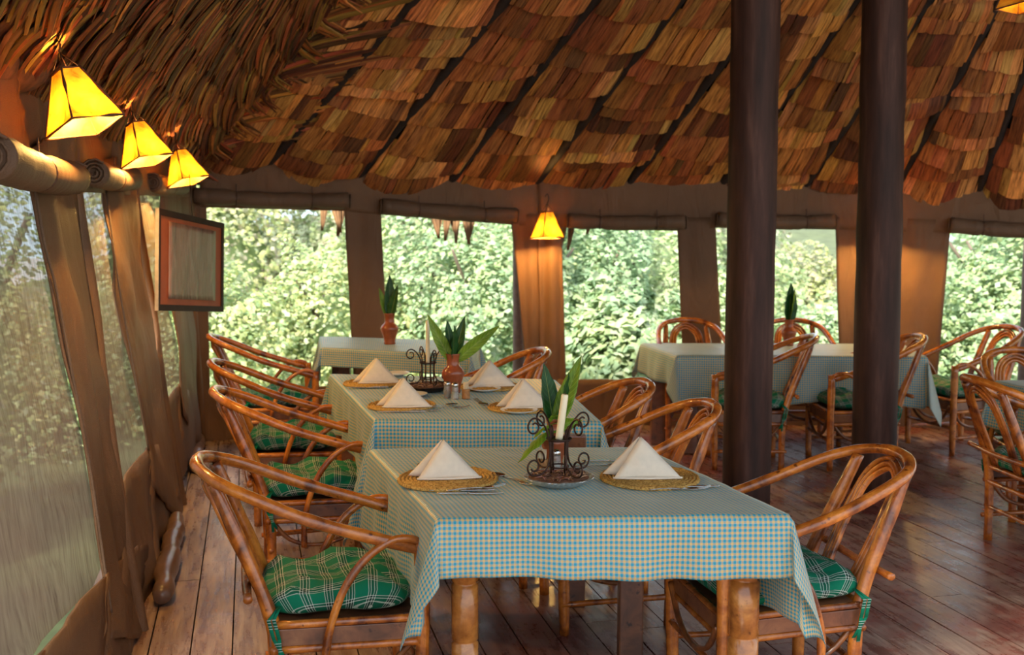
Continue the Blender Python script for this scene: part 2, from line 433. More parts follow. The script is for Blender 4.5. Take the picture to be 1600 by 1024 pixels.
# seam ribbons between the netting windows (image edges, on the leaning plane)
ribbon(mb, [(38, 240), (48, 300), (78, 450), (105, 590), (133, 740), (158, 905), (165, 1000)], [(98, 180), (106, 300), (135, 480), (150, 600), (180, 800), (212, 962), (218, 1000)], plL, 14, 40, .03, .01, 4, .012)
ribbon(mb, [(158, 250), (165, 330), (180, 450), (196, 540), (210, 620), (226, 700), (232, 760)], [(196, 240), (204, 330), (228, 480), (245, 600), (262, 700), (281, 800), (284, 830)], plL, 14, 30, .03, .01, 5, .012)
ribbon(mb, [(242, 270), (250, 360), (262, 450), (270, 520), (278, 600), (283, 650)], [(312, 250), (314, 360), (316, 450), (318, 540), (320, 620), (322, 692)], plL, 14, 24, .03, .01, 6, .010)
# left of first window
ribbon(mb, [(-260, 240), (-240, 1300)], [(-130, 240), (-110, 1300)], plL, 4, 10, .02, .0, 6)
# band above
ribbon(mb, [(-260, -160), (-260, 280)], [(60, 62), (60, 292)], plL, 20, 14, .05, .0, 7)
ribbon(mb, [(60, 62), (60, 292)], [(175, 150), (175, 304)], plL, 14, 14, .04, .0, 7)
ribbon(mb, [(175, 150), (175, 304)], [(312, 236), (312, 312)], plL, 20, 10, .03, .0, 7)
# band below the netting down to the floor
def base_px(x):
    return float(np.interp(x, [-260, 160, 220, 257, 281, 297, 312, 322], [2400, 1240, 972, 826, 756, 696, 690, 686]))
q0 = [(-260, 1420), (60, 1018), (158, 905)]
ribbon(mb, [(-110, 1180), (-110, 1800)], [(60, 1018), (60, 1650)], plL, 8, 8, .03, 0, 8)
ribbon(mb, [(60, 1018), (60, 1650)], [(158, 900), (158, 1250)], plL, 8, 8, .03, 0, 8)
ribbon(mb, [(155, 900), (155, 1255)], [(226, 845), (226, 950)], plL, 8, 8, .03, 0, 8)
ribbon(mb, [(182, 760), (196, 1080)], [(228, 700), (240, 905)], plL, 8, 8, .03, 0, 8)
ribbon(mb, [(226, 700), (238, 910)], [(262, 690), (285, 760)], plL, 8, 8, .03, 0, 8)
ribbon(mb, [(260, 626), (266, 810)], [(281, 600), (292, 715)], plL, 8, 8, .03, 0, 8)
ribbon(mb, [(278, 600), (288, 730)], [(320, 600), (322, 692)], plL, 8, 8, .02, 0, 8)
bo, be = L0-ld*3.0, A+ld*.02
for lo_, hi_ in ((0, .26),):
    mb.grid(lambda u, v: bo.lerp(be, u)+leanv((bo.lerp(be, u)-L0).dot(ld))*((lo_+(hi_-lo_)*v)/2.0)-Ln*.035+Ln*.02*noise.noise(Vector((u*16, v*2, 4))), 60, 4)
tag(mb.build('wall_left', M['canvas'], None, True, .010, -1), kind='structure')
# piping along the seams
mb = MB()
for line in ([(102, 190), (110, 300), (137, 480), (150, 600), (178, 790), (204, 940), (222, 1040)], [(197, 210), (207, 330), (231, 480), (246, 600), (263, 700), (283, 815)], [(282, 240), (292, 400), (300, 520), (306, 600), (312, 692)]):
    mb.tube([PP(x, y, plL)+Ln*.025 for x, y in line], .026, 8, 4)
tag(mb.build('trim_1', M['canvas'], None), kind='structure')
mb = MB()
for line in ([(45, 290), (60, 380), (78, 450), (105, 590), (133, 740), (157, 905), (165, 960)], [(160, 300), (180, 450), (196, 540), (210, 620), (226, 705)], [(548, 326), (550, 330)]):
    mb.tube([PP(x, y, plL)+Ln*.02 for x, y in line[:7]], .006, 6, 4) if line[0][0] < 500 else None
tag(mb.build('trim_2', M['canvas_pale'], None), kind='structure')
# netting windows on the left
def net(name, left, right, nu=10, nv=20):
    mb = MB(); ribbon(mb, left, right, plL, nu, nv, .03, -.015, 9); tag(mb.build(name, M['net'], None), kind='structure')
net('window_1', [(-120, 240), (-110, 600), (-100, 1200)], [(60, 255), (112, 600), (172, 895)])
net('window_2', [(110, 280), (140, 520), (172, 775)], [(172, 290), (205, 520), (236, 700)])
net('window_3', [(205, 295), (230, 450), (248, 640)], [(252, 300), (268, 480), (286, 600)])

# --- floor
def cross_t(w):      # how far board at lateral w runs before it meets the back wall
    o = V*w; best = 12
    for a, b in ((A+(A-B)*2, B), (B, Cc), (Cc, D+(D-Cc)*3)):
        d = b-a; den = U.x*d.y-U.y*d.x
        if abs(den) < 1e-6: continue
        t = ((a.x-o.x)*d.y-(a.y-o.y)*d.x)/den; k = ((a.x-o.x)*U.y-(a.y-o.y)*U.x)/den
        if -.001 <= k <= 1.001 and t > 0: best = min(best, t)
    return best+.06
mb = MB()
w = V.dot(L0)-.25; bw = .158
while w < 7.5:
    t = -2.5+random.random(); tend = cross_t(w+bw/2)
    while t < tend:
        ln = random.uniform(1.4, 4.2) if w > .6 else random.uniform(3, 7); t2 = min(t+ln, tend)
        if tend-t2 < .3: t2 = tend
        g = .003; c = random.choice([(.24, .065, .048), (.19, .05, .04), (.27, .08, .06), (.21, .075, .06), (.17, .06, .05)]); zz = random.uniform(-.0015, .0015)
        p = [V*(w+g)+U*(t+g), V*(w+bw-g)+U*(t+g), V*(w+bw-g)+U*(t2-g), V*(w+g)+U*(t2-g)]
        vs = [q+Z*zz for q in p]+[q-Z*.03 for q in p]; off = random.uniform(0, 9)
        uv = [(off+a, off*2+b) for a, b in ((0, t), (bw, t), (bw, t2), (0, t2))]*2
        mb.add(vs, [(0, 1, 2, 3), (0, 4, 5, 1), (1, 5, 6, 2), (2, 6, 7, 3), (3, 7, 4, 0)], uv, c)
        t = t2
    w += bw
tag(mb.build('floor', M['floor'], None, False), kind='structure')
mb = MB(); q = [V*-4+U*-4, V*9+U*-4, V*9+U*8.0, V*-1.0+U*8.0]
mb = MB(); pts = [V*(V.dot(L0)-.3)+U*-4, V*9+U*-4, D+(D-Cc)*2, D, Cc, B, A, ]
mb.add([p-Z*.028 for p in pts], [tuple(range(len(pts)))]); tag(mb.build('floor_underside', M['dark'], None, False, .05, -1), kind='structure')

# --- roof: a ruled surface from the eaves (E) up to the ridge line (R)
def onL(x, y): return PP(x, y, plL)
eA = PP(300, 236, plAB)
def eaveL(Y, z): t = (Y-L0.y)/ld.y; return L0+ld*t+leanv(t)*(z/2.0)
E = [eaveL(.5, 2.33), eaveL(2.6, 2.32), eaveL(4.6, 2.30), eaveL(6.2, 2.27), eaveL(7.3, 2.23), eA]
R_ = [None]*6
for i in range(4): R_[i] = E[i]+V*(1.45)+Z*(3.42-E[i].z)
R_[4] = Vector((-1.0, 6.4, 3.42)); R_[5] = PD(560, -80, 7.0)
R_[3] = R_[2].lerp(R_[4], .55)
for x, pl, xt in ((440, plAB, 745), (600, plAB, 895), (712, plAB, 1000), (840, plAB, 1125), (1000, plBC, 1280), (1100, plBC, 1370), (1230, plBC, 1480), (1385, plBC, 1600), (1500, plCD, 1660), (1600, plCD, 1700), (1715, plCD, 1780)):
    E.append(PP(x, tops(x)+8, pl)); R_.append(PD(xt, -80, 7.0))
dE = E[-1]-E[-2]
for k in range(1, 4): E.append(E[-1]+dE.normalized()*1.0+Vector((.2, -.5, 0))*k*.6); R_.append(R_[-1]+Vector((.8, -.5*k, 0)))
cum = [0]
for a, b in zip(E[:-1], E[1:]): cum.append(cum[-1]+(b-a).length)
SMAX = cum[-1]; SA = cum[5]
def roofP(s, t):           # t in metres up the slope
    s = min(max(s, 0), SMAX-1e-4); i = max(k for k in range(len(cum)-1) if cum[k] <= s); f = (s-cum[i])/(cum[i+1]-cum[i])
    e = E[i].lerp(E[i+1], f); r = R_[i].lerp(R_[i+1], f); d = r-e
    return e + d*(t/2.4)
def roofN(s, t):
    a = roofP(s+.05, t)-roofP(s-.05, t); b = roofP(s, t+.05)-roofP(s, t-.05); n = a.cross(b).normalized()
    return n if n.z < 0 else -n
TM = 4.4
def backing(u, v):
    s = u*SMAX; t = -.55+v*(TM+.55); return roofP(s, t)-roofN(s, t)*.10
mb = MB(); mb.grid(backing, 90, 16); tag(mb.build('ceiling', M['dark'], None), kind='structure')
# remaining cover overhead, beyond the ridge line
mb = MB(); mb.grid(lambda u, v: roofP(u*SMAX, TM-.1).lerp(Vector((2.0, -1.6, 5.0)), v)+Z*.1, 60, 6)
tag(mb.build('ceiling_upper', M['thatch'], None), kind='structure')

# rafters
mb = MB(); raf = []
s = SA+.05
raf = [SA+.02]
for ex in (420, 560, 705, 840, 985, 1130, 1260, 1400, 1530, 1640):
    raf.append(float(np.interp(ex, [300, 440, 600, 712, 840, 1000, 1100, 1230, 1385, 1500, 1600, 1715], cum[5:17])))
raf += [raf[-1]+.9*k for k in range(1, 4)]
raf = [r for r in raf if r < SMAX]
for r in raf:
    mb.tube([roofP(r, t)+roofN(r, t)*.0 for t in np.linspace(-.3, TM, 14)], .035, 8, 2, .25, seed=r)
tag(mb.build('ceiling_rafters', M['rafter'], None), kind='structure')
# battens
def bay(s):                  # position inside the bay 0..1
    k = max([i for i, r in enumerate(raf) if r <= s], default=None)
    if k is None: return None
    hi = raf[k+1] if k+1 < len(raf) else raf[k]+.9
    return k, (s-raf[k])/(hi-raf[k]), hi-raf[k]
PAL = [(.66, .28, .065), (.52, .19, .045), (.74, .33, .085), (.34, .11, .03), (.17, .055, .02), (.58, .23, .06), (.44, .15, .04), (.84, .41, .12), (.25, .085, .025)]
mb = MB()
for bi in range(len(raf)):
    lo = raf[bi]; hi = raf[bi+1] if bi+1 < len(raf) else min(raf[bi]+.9, SMAX)
    t = -.12; j = 0
    rowphase = random.uniform(-.05, .05)
    while t < TM-.3:
        step = random.uniform(.19, .33) if random.random() > .25 else random.uniform(.10, .16)
        sag = random.uniform(.02, .07); gapL = random.uniform(.012, .05); gapR = random.uniform(.012, .05)
        tilt = random.uniform(-.03, .03); s = lo+gapL; tone = random.uniform(.75, 1.15); lift = random.uniform(.03, .055)
        base = random.choice(PAL); rowcrv = random.uniform(-.02, .045)
        while s < hi-gapR:
            wd = random.uniform(.035, .13); s2 = min(s+wd, hi-gapR)
            if random.random() < .5: base = random.choice(PAL)
            c = tuple(min(1, x*tone*random.uniform(.8, 1.15)) for x in base)
            up = step+.09; dl = random.uniform(-.008, .008) if random.random() < .93 else random.uniform(-.05, .05)
            crv = rowcrv+random.uniform(-.006, .006); twist = random.uniform(-.022, .022)
            def fn(u, v, s=s, s2=s2, t=t, up=up, dl=dl, sag=sag, tilt=tilt, lo=lo, hi=hi, lift=lift, crv=crv, twist=twist):
                ss = s+(s2-s)*u; x = (ss-lo)/(hi-lo)
                tt = t+dl*(1-v)+up*v+tilt*x*3
                belly = .085*math.sin(PI*x)*(.6+.4*math.sin(t*2.3+lo))
                o = lift*(1-v)**1.4+belly+.006*math.sin(PI*u)*(1-v)+twist*(u-.5)*(1-v)+crv*math.sin(PI*v)*.7-.03*v
                return roofP(ss+ (1-v)*crv*.4, tt)+roofN(ss, tt)*o
            off = random.uniform(0, 50)
            mb.grid(fn, 3, 5, c, lambda u, v, off=off, wd=s2-s, up=up: (off+u*wd, off*.3+v*up))
            s = s2+random.choice([.0, .0, .002, .006])
        t += step; j += 1
tag(mb.build('ceiling_thatch', M['thatch'], None, True), kind='structure')
# long fibre bundles over the left wall
mb = MB()
def strand(s0, t0, ds, dt, wd, c, lift, curl, n=7):
    pts = []; P_ = []
    for k in range(n+1):
        v = k/n; s = s0+ds*v*v+curl*math.sin(PI*v); t = t0+dt*v
        if s < .1 or s > SMAX-.1: return
        nn = roofN(s, t); P_.append(nn)
        pts.append(roofP(s, t)+nn*(lift*(1-v)**1.2+.05*math.sin(PI*v)+.008))
    vs = []; uv = []; off = random.uniform(0, 50)
    for k, p in enumerate(pts):
        d = (pts[min(k+1, n)]-pts[max(k-1, 0)]).normalized(); nn = P_[k]; side = d.cross(nn).normalized()
        ww = wd*(.35+.65*min(1, k/n*3)); vs += [p-side*ww/2, p+nn*ww*.22, p+side*ww/2]; uv += [(off, k*.09), (off+.01, k*.09), (off+.02, k*.09)]
    fs = []
    for k in range(n): fs += [(3*k, 3*k+1, 3*k+4, 3*k+3), (3*k+1, 3*k+2, 3*k+5, 3*k+4)]
    mb.add(vs, fs, uv, c)
for row in range(9):
    tr = -.16+row*.30; s = 1.6
    while s < SA+.30:
        q = s*2.2+row*7.1; ds = .42+.22*noise.noise(Vector((q, row, 0))); cu = -.34+.22*noise.noise(Vector((q*.8, row, 5))); tn = .66+.7*noise.noise(Vector((q*2.3, row, 9)))
        dt_ = .66+.12*noise.noise(Vector((q, row, 3)))
        for k in range(2):
            c = random.choice(PAL); c = tuple(x*tn*random.uniform(.55, 1.15) for x in c)
            strand(s+random.uniform(-.03, .03), tr+random.uniform(-.03, .05)+.10*noise.noise(Vector((q*1.4, row, 2))), ds+random.uniform(-.05, .05), dt_+random.uniform(-.08, .08), random.uniform(.014, .050), c,
                   random.uniform(.04, .15), cu+random.uniform(-.008, .012))
        s += .016
tag(mb.build('ceiling_fibres', M['thatch'], None, True), kind='structure')

# --- posts
def post(name, b, tpx, r, label, group=None, mat='column'):
    mb = MB(); top = PD(tpx[0], tpx[1], b.y)
    mb.tube([b.lerp(top, k/9) for k in range(10)], [r*(1.02-.04*k/9) for k in range(10)], 28, 2, .05, seed=b.x)
    return tag(mb.build(name, M[mat]), label, 'post', group)
post('timber_post', P(1165, 803), (1187, -280), .133, 'left one of the two thick dark timber posts, right behind the front table')
post('timber_post', P(1364, 764), (1387, -175), .133, 'right one of the two thick dark timber posts, behind the right front chair')

# ================================================================== CANVAS ROLLS, LAMPS, WALL THINGS
def roll(a, b, r, label, n_tie=2, wall_n=None):
    t = empty('rolled_blind', a.lerp(b, .5), 0, label, 'blind', 'rolled canvas blinds above the windows')
    o0 = t.location.copy(); mb = MB(); n = 26; d = b-a; ties = [.27, .76][:n_tie] if n_tie == 2 else [.5]
    pts = []; rs = []
    for k in range(n+1):
        v = k/n; p = a+d*v-Z*.014*math.sin(PI*v)+Z*.004*noise.noise(Vector((v*9, a.x, 0)))
        pinch = 1-sum(.24*math.exp(-((v-q)/.03)**2) for q in ties); pts.append(p-o0); rs.append(r*pinch*(1+.08*noise.noise(Vector((v*7, a.y*3, 2)))))
    mb.tube(pts, rs, 20, 1, .10, seed=a.x); mb.build('canvas_roll', M['canvas_pale'], t)
    for e in (0, 1):             # spiral end
        mb = MB(); c = (a if e == 0 else b)-o0; dd = d.normalized(); x = dd.orthogonal().normalized(); y = dd.cross(x); sgn = -1 if e == 0 else 1
        mb.tube([c+dd*sgn*(.012)+(x*math.cos(q)+y*math.sin(q))*r*(.2+.8*q/(6*PI)) for q in np.linspace(0, 6*PI, 34)], .0055, 5, 1)
        mb.build('roll_end', M['canvas_pale'], t)
    for q in ties:
        mb = MB(); c = a+d*q-o0-Z*.014; dd = d.normalized(); x = dd.orthogonal().normalized(); y = dd.cross(x)
        mb.tube([c+(x*math.cos(g)+y*math.sin(g))*r*.84 for g in np.linspace(0, 2*PI, 17)[:-1]], .005, 5, 1, closed=True)
        mb.tube([c+Z*r*.8, c+Z*(r+.05)], .0035, 5, 0); mb.build('tie_cord', M['canvas_dark'], t)
    return t
def rollpx(x1, y1, x2, y2, pl, r, label, n_tie=2, off=.06):
    n = pl[1] if pl is not plL else Ln
    return roll(PP(x1, y1, pl)+n*off, PP(x2, y2, pl)+n*off, r, label, n_tie)
rollpx(-70, 250, 78, 284, plL, .068, 'rolled canvas blind at the left edge, under the nearest lamp, lit on top', 1, .09)
rollpx(118, 274, 182, 283, plL, .062, 'rolled canvas blind on the left wall between the nearest and second lamps', 1, .08)
rollpx(218, 288, 266, 293, plL, .058, 'short rolled canvas blind on the left wall right of the second lamp', 1, .08)
rollpx(303, 306, 543, 314, plAB, .062, 'long rolled canvas blind above the far left back window, lit yellow at its left end')
rollpx(595, 322, 803, 337, plAB, .062, 'rolled canvas blind above the back window left of the small far lamp')
rollpx(888, 345, 1068, 347, plBC, .060, 'rolled canvas blind above the back window just right of the small far lamp')
rollpx(1120, 343, 1300, 346, plBC, .060, 'rolled canvas blind passing behind the left timber post')
rollpx(1484, 352, 1680, 362, plCD, .062, 'rolled canvas blind above the rightmost back window')

def lamp(loc, rz, sc, label, power, tilt=(0, 0)):
    t = empty('hanging_lamp', loc, rz, label, 'lamp', 'pyramid hide lamps')
    t.rotation_mode = 'QUATERNION'; t.rotation_quaternion = (Matrix.Rotation(math.radians(tilt[0]), 3, 'X') @ Matrix.Rotation(math.radians(tilt[1]), 3, 'Y') @ Matrix.Rotation(rz, 3, 'Z')).to_quaternion()
    h = .205*sc; b = .100*sc; tp = .036*sc
    bot = [Vector((x*b, y*b, 0)) for x, y in ((-1, -1), (1, -1), (1, 1), (-1, 1))]; top = [Vector((x*tp, y*tp, h)) for x, y in ((-1, -1), (1, -1), (1, 1), (-1, 1))]
    for k in range(4):
        mb = MB(); a0, a1, b0, b1 = bot[k], bot[(k+1) % 4], top[k], top[(k+1) % 4]
        mid = (a0+a1)/2; out = Vector((mid.x, mid.y, 0)).normalized()
        mb.grid(lambda u, v: a0.lerp(a1, u).lerp(b0.lerp(b1, u), v)-out*.008*math.sin(PI*u)*math.sin(PI*v), 6, 6)
        mb.build('shade_panel', M['shade'], t, True)
    mb = MB()
    for k in range(4):
        for p, q in ((bot[k], bot[(k+1) % 4]), (top[k], top[(k+1) % 4]), (bot[k], top[k])):
            mb.tube([p.lerp(q, i/14) for i in range(15)], .0042*sc, 6, 1, 1.2, seed=k*3.3+p.z)
    mb.build('shade_frame', M['stitch'], t)
    mb = MB(); apex = Vector((0, 0, h+.07*sc))
    for q in top: mb.tube([q, apex], .0022, 5, 0)
    mb.tube([apex, apex+Vector((.015, 0, .04)), apex+Vector((.0, 0, .075)), apex+Vector((-.02, 0, .05))], .004, 6, 4)
    mb.build('hanger', M['iron'], t)
    mb = MB(); mb.lathe([(.004, .0), (.017, .006), (.023, .022), (.022, .036), (.013, .052), (.011, .062)], 16, (0, 0, .035*sc)); mb.build('bulb', M['bulb'], t)
    mb = MB(); mb.lathe([(.014, 0), (.016, .01), (.014, .05), (.006, .055), (.004, h-.09*sc)], 12, (0, 0, .095*sc)); mb.build('lamp_holder', M['iron'], t)
    l = bpy.data.lights.new('bulb_light', 'POINT'); l.energy = power; l.color = (1, .58, .15); l.shadow_soft_size = .03
    lo = bpy.data.objects.new('bulb_light', l); link(lo, t); lo.location = (0, 0, .055*sc)
    return t
LP = 90.0
def lp(px, py, Y): return PD(px, py, Y)
lamp(lp(133, 198, 3.85), math.radians(50), 1.0, 'largest and nearest pyramid lamp of hide, glowing at upper left', LP, (-5, -19))
lamp(lp(230, 252, 5.55), math.radians(48), .97, 'second pyramid hide lamp along the left wall, between the largest one and the picture', LP, (-5, -17))
lamp(lp(294, 284, 6.9), math.radians(48), .98, 'third pyramid hide lamp, in the left corner just above the hanging picture', LP, (-5, -17))
lamp(lp(855, 372, 8.55), math.radians(30), .98, 'small glowing hide lamp alone on the middle of the back wall', LP, (-5, 0))
lamp(lp(1384, 366, 8.45), math.radians(30), .9, 'hide lamp hidden behind the right timber post, lighting the canvas beside it', LP)
lamp(lp(1598, 12, 5.2), math.radians(30), .85, 'hide lamp cut off by the top right corner of the picture', 0.8, (-5, 0))

# picture hanging in the corner
pc = [PD(247, 325, 6.0), PD(348, 349, 6.95), PD(347, 492, 6.95), PD(243, 480, 6.0)]
cen = sum(pc, Vector())/4
wv = ((pc[1]-pc[0])+(pc[2]-pc[3]))/2; hv = ((pc[0]-pc[3])+(pc[1]-pc[2]))/2
wv.z = 0; hv = Z*hv.length; w2 = wv.length/2; h2 = hv.length/2; xd = wv.normalized(); nd = xd.cross(Z); nd = -nd if nd.y > 0 else nd
t = empty('hanging_picture', cen, 0, 'framed picture with russet mount hanging in the left corner below the third lamp', 'picture')
def slab(mb, x0, x1, z0, z1, d0, d1):
    mb.add([xd*x+Z*z+nd*d for x in (x0, x1) for z in (z0, z1) for d in (d0, d1)], [(0, 1, 3, 2), (4, 6, 7, 5), (0, 4, 5, 1), (2, 3, 7, 6), (0, 2, 6, 4), (1, 5, 7, 3)])
fw = .035
mb = MB(); slab(mb, -w2, w2, h2-fw, h2, -.008, .012); slab(mb, -w2, w2, -h2, -h2+fw, -.008, .012); slab(mb, -w2, -w2+fw*.6, -h2, h2, -.008, .011); slab(mb, w2-fw, w2, -h2, h2, -.008, .011)
mb.build('picture_frame', M['frame_dark'], t, False)
mb = MB(); slab(mb, -w2-.006, -w2, -h2, h2, -.009, .011); mb.build('frame_edge', M['frame_side'], t, False)['label'] = 'pale left edge of the frame'
mb = MB(); slab(mb, -w2+.01, w2-.01, -h2+.01, h2-.01, -.007, .004); mb.build('mount', M['mount'], t, False)
mb = MB(); mb.grid(lambda u, v: xd*((u-.5)*w2*2*.72)+Z*((v-.49)*h2*2*.77)+nd*(.008+.003*noise.noise(Vector((u*6, v*3, 1)))), 14, 14); mb.build('plastic_sheet', M['sheet'], t, True, .002)
mb = MB(); mb.tube([Vector((0, 0, h2-.01)), Vector((-.02, .0, h2+.25))], .003, 5, 0); mb.build('hanging_cord', M['iron'], t)

t.rotation_mode = 'QUATERNION'; t.rotation_quaternion = Matrix.Rotation(math.radians(-5), 3, nd).to_quaternion()
# log end at upper left
mb = MB(); a = PD(-75, 70, 3.6); b = PD(35, 92, 4.2); mb.tube([a, a.lerp(b, .5), b], [.14, .135, .125], 24, 3, .12, seed=3)
tag(mb.build('roof_log', M['log'], None), 'thick round log end poking out at the upper left edge beside the nearest lamp', 'log')
# canvas rolls along the foot of the left wall
for (x1, y1, x2, y2, r, lab) in ((222, 952, 254, 822, .048, 'nearest shiny canvas draught roll lying on the boards along the left wall'), (283, 742, 296, 692, .040, 'further canvas draught roll lying at the foot of the left wall near the corner')):
    a = P(x1, y1)+V*.08; b = P(x2, y2)+V*.08; mb = MB()
    mb.tube([a.lerp(b, k/9)+Z*(r*.95)+V*(.006*math.sin(k*2)) for k in range(10)], [r*(.7 if k in (0, 9) else 1) for k in range(10)], 14, 3, .25, seed=x1)
    tag(mb.build('draught_roll', plain('waxed_canvas%d' % x1, (.16, .085, .055), .28, var=.3, sc=9), None), lab, 'canvas roll', 'canvas rolls at the foot of the left wall')

# ================================================================== CHAIRS
def chair(label, group):
    t = empty('cane_armchair', (0, 0, 0), 0, label, 'chair', group); m = M['cane']
    sd = 0
    def tb(name, pts, r, mat=m, knob=.16, par=t, n=12, sm=5):
        nonlocal sd; sd += 1.7
        mb = MB(); mb.tube(pts, r, n, sm, knob, seed=sd); return mb.build(name, mat, par)
    for y in (-1, 1):
        tb('leg', [(.245, y*.245, 0), (.25, y*.25, .3), (.25, y*.25, .648)], [.021, .024, .026])
        tb('back_post', [(-.20, y*.205, 0), (-.205, y*.205, .30), (-.235, y*.195, .46), (-.32, y*.175, .68), (-.385, y*.16, .845)], [.021, .023, .024, .022, .021])
        tb('arm_hoop', [(-.06, y*.262, .20), (-.055, y*.268, .34), (-.01, y*.272, .49), (.06, y*.272, .595), (.15, y*.268, .655), (.23, y*.262, .650), (.265, y*.255, .605)], .0135)
        tb('side_stretcher', [(-.23, y*.222, .13), (.26, y*.262, .13)], .012)
    tb('top_rail', [(.240, .248, .618), (.10, .262, .665), (-.10, .262, .735), (-.28, .235, .815), (-.375, .185, .855), (-.425, .10, .878), (-.440, 0, .884),
                    (-.425, -.10, .878), (-.375, -.185, .855), (-.28, -.235, .815), (-.10, -.262, .735), (.10, -.262, .665), (.240, -.248, .618)], .0205, n=14)
    for k in range(3):
        q = .020*k
        tb('back_hoop', [(-.235, .115-q, .42), (-.30, .13-q, .58), (-.37, .125-q, .74), (-.405, .085-q*.8, .825-q*.7), (-.418, 0, .862-q), (-.405, -.085+q*.8, .825-q*.7), (-.37, -.125+q, .74), (-.30, -.13+q, .58), (-.235, -.115+q, .42)], .0105, n=8)
    tb('cross_bar', [(-.292, -.26, .50), (-.295, .0, .495), (-.290, .26, .505)], .0145)
    mb = MB()
    for z in (.395, .315):
        mb.tube([(-.21, -.215, z), (.25, -.255, z)], .013, 10, 1, .15, seed=z); mb.tube([(-.21, .215, z), (.25, .255, z)], .013, 10, 1, .15, seed=z+1)
        mb.tube([(.25, -.27, z), (.25, .27, z)], .013, 10, 1, .15, seed=z+2); mb.tube([(-.215, -.23, z), (-.215, .23, z)], .013, 10, 1, .15, seed=z+3)
    mb.build('seat_frame', m, t)
    mb = MB()
    for y in (-1, 1): mb.box(.02, y*.235, .355, .46, .012, .055, Matrix.Rotation(y*.085, 4, 'Z'))
    mb.box(.25, 0, .355, .012, .48, .055); mb.box(.02, 0, .392, .46, .44, .014); mb.build('seat_board', M['plank'], t, False, bevel=.002)
    tb('stretcher', [(.255, -.26, .20), (.255, .26, .20)], .012); tb('stretcher', [(-.205, -.23, .18), (-.205, .23, .18)], .012)
    for y in (-1, 1):
        tb('brace', [(.24, y*.235, .33), (.14, y*.20, .22), (.0, y*.19, .185), (-.12, y*.195, .22), (-.20, y*.20, .32)], .010, M['cane_dark'])
    tb('front_brace', [(.262, .225, .36), (.262, .14, .25), (.262, 0, .205), (.262, -.14, .25), (.262, -.225, .36)], .010, M['cane_dark'])
    # cushion
    mb = MB(); sg = lambda a, p: math.copysign(abs(a)**p, a)
    def cf(u, v):
        A = 2*PI*u; f = PI*(v-.5); c = math.cos(f)
        x = sg(math.cos(A), .45)*abs(c)**.42*.242; y = sg(math.sin(A), .45)*abs(c)**.42*(.236-.02*(x < 0)); z = sg(math.sin(f), .8)*.052
        r = math.hypot(x, y)
        nz = noise.noise(Vector((x*7, y*7, 3)))*.030*(z > 0)+noise.noise(Vector((x*15+y*9, y*15, 7)))*.020-.012*abs(noise.noise(Vector((x*22, y*8, 2))))
        dim = -.018*math.exp(-((x*x+y*y)/.006))
        return Vector((x*(1+.05*noise.noise(Vector((x*9, y*9, z*20)))), y*(1+.05*noise.noise(Vector((y*9, x*9, z*20+4)))), .452+z+(nz if z > 0 else 0)+(dim if z > 0 else 0)+.012*math.exp(-((r-.15)/.05)**2)))
    mb.grid(cf, 56, 22)
    # cloth coordinates follow the fabric over the top and down the side
    uv = []
    def cuv(p):
        p = Vector(p); r = math.hypot(p.x, p.y)+1e-6; k = 1+max(0, .485-p.z)*1.1/r if r > .12 else 1; wn = p*6
        return (p.x*k+noise.noise(wn)*.014+.3, p.y*k+noise.noise(wn+Vector((9, 0, 0)))*.014+.3)
    for f in mb.f: uv.append([cuv(mb.v[i]) for i in f])
    mb.uv = uv; cu = mb.build('seat_cushion', M['tartan'], t)
    for y in (-1, 1):
        mb = MB()
        for dd in (0, .016):
            pts = [Vector((-.195, y*.205, .45)), Vector((-.215-dd, y*.238, .42)), Vector((-.200-dd, y*.246, .36)), Vector((-.195+dd, y*.240, .27+dd))]
            for a, b in zip(pts[:-1], pts[1:]):
                sd_ = Vector((.006, 0, 0)); mb.add([a-sd_, a+sd_, b+sd_, b-sd_], [(0, 1, 2, 3)], [(0, a.z), (.02, a.z), (.02, b.z), (0, b.z)])
        mb.build('cushion_tie', M['tartan'], cu, True, .002)
    return t
def back_at(px, py, rz, z=.884, back=.44):
    p = P(px, py, z); R = Matrix.Rotation(rz, 3, 'Z'); o = p-R @ Vector((-back, 0, 0)); o.z = 0; return o
def at_base(px, py, dx=0): return P(px, py)
GL, GR, GF = 'cane armchairs down the left side of the tables', 'cane armchairs on the right side of the tables', 'cane armchairs round the far table'
HL = ROT; HR = ROT+PI
ch = []
c0 = chair('nearest cane armchair at lower left, its green tartan cushion in full view', GL)
c0.location = back_at(307, 722, HL+.02); c0.rotation_euler = (0, 0, HL+.02)
def put(px, py, rz, label, g, z=.884):
    return dup(c0, back_at(px, py, rz, z), rz, label, g)
put(333, 612, HL+.03, 'second cane armchair from the front in the left row, white lined tartan cushion', GL)
put(329, 567, HL-.02, 'third cane armchair from the front in the left row, almost hidden by the second', GL)
put(326, 526, HL+.05, 'farthest cane armchair of the left row, standing against the bright window', GL)
dup(c0, Vector((.905, 3.72, 0)), HR-.04, 'nearest cane armchair on the right, tucked under the front table', GR).scale = (1.08, 1, .95)
put(1114, 632, HR-.10, 'cane armchair just left of the left timber post, high curved back', GR)
put(1010, 598, HR+.02, 'cane armchair right of the middle table, behind the leaves of the front vase', GR)
put(853, 548, HR-.02, 'cane armchair under the small far lamp, its back against the canvas strip', GR)
def puta(x, y, rz, label, g=GF): return dup(c0, Vector((x, y, 0)), rz, label, g)
puta(1.40, 8.24, -PI/2+.04, 'cane armchair behind the far table left of the timber posts, only its hoop showing')
puta(2.20, 8.24, -PI/2-.06, 'cane armchair behind the far table, its hoop back rising behind the single leaf vase')
puta(1.63, 7.42, PI-.10, 'cane armchair seen side on behind the left timber post, before the far table')
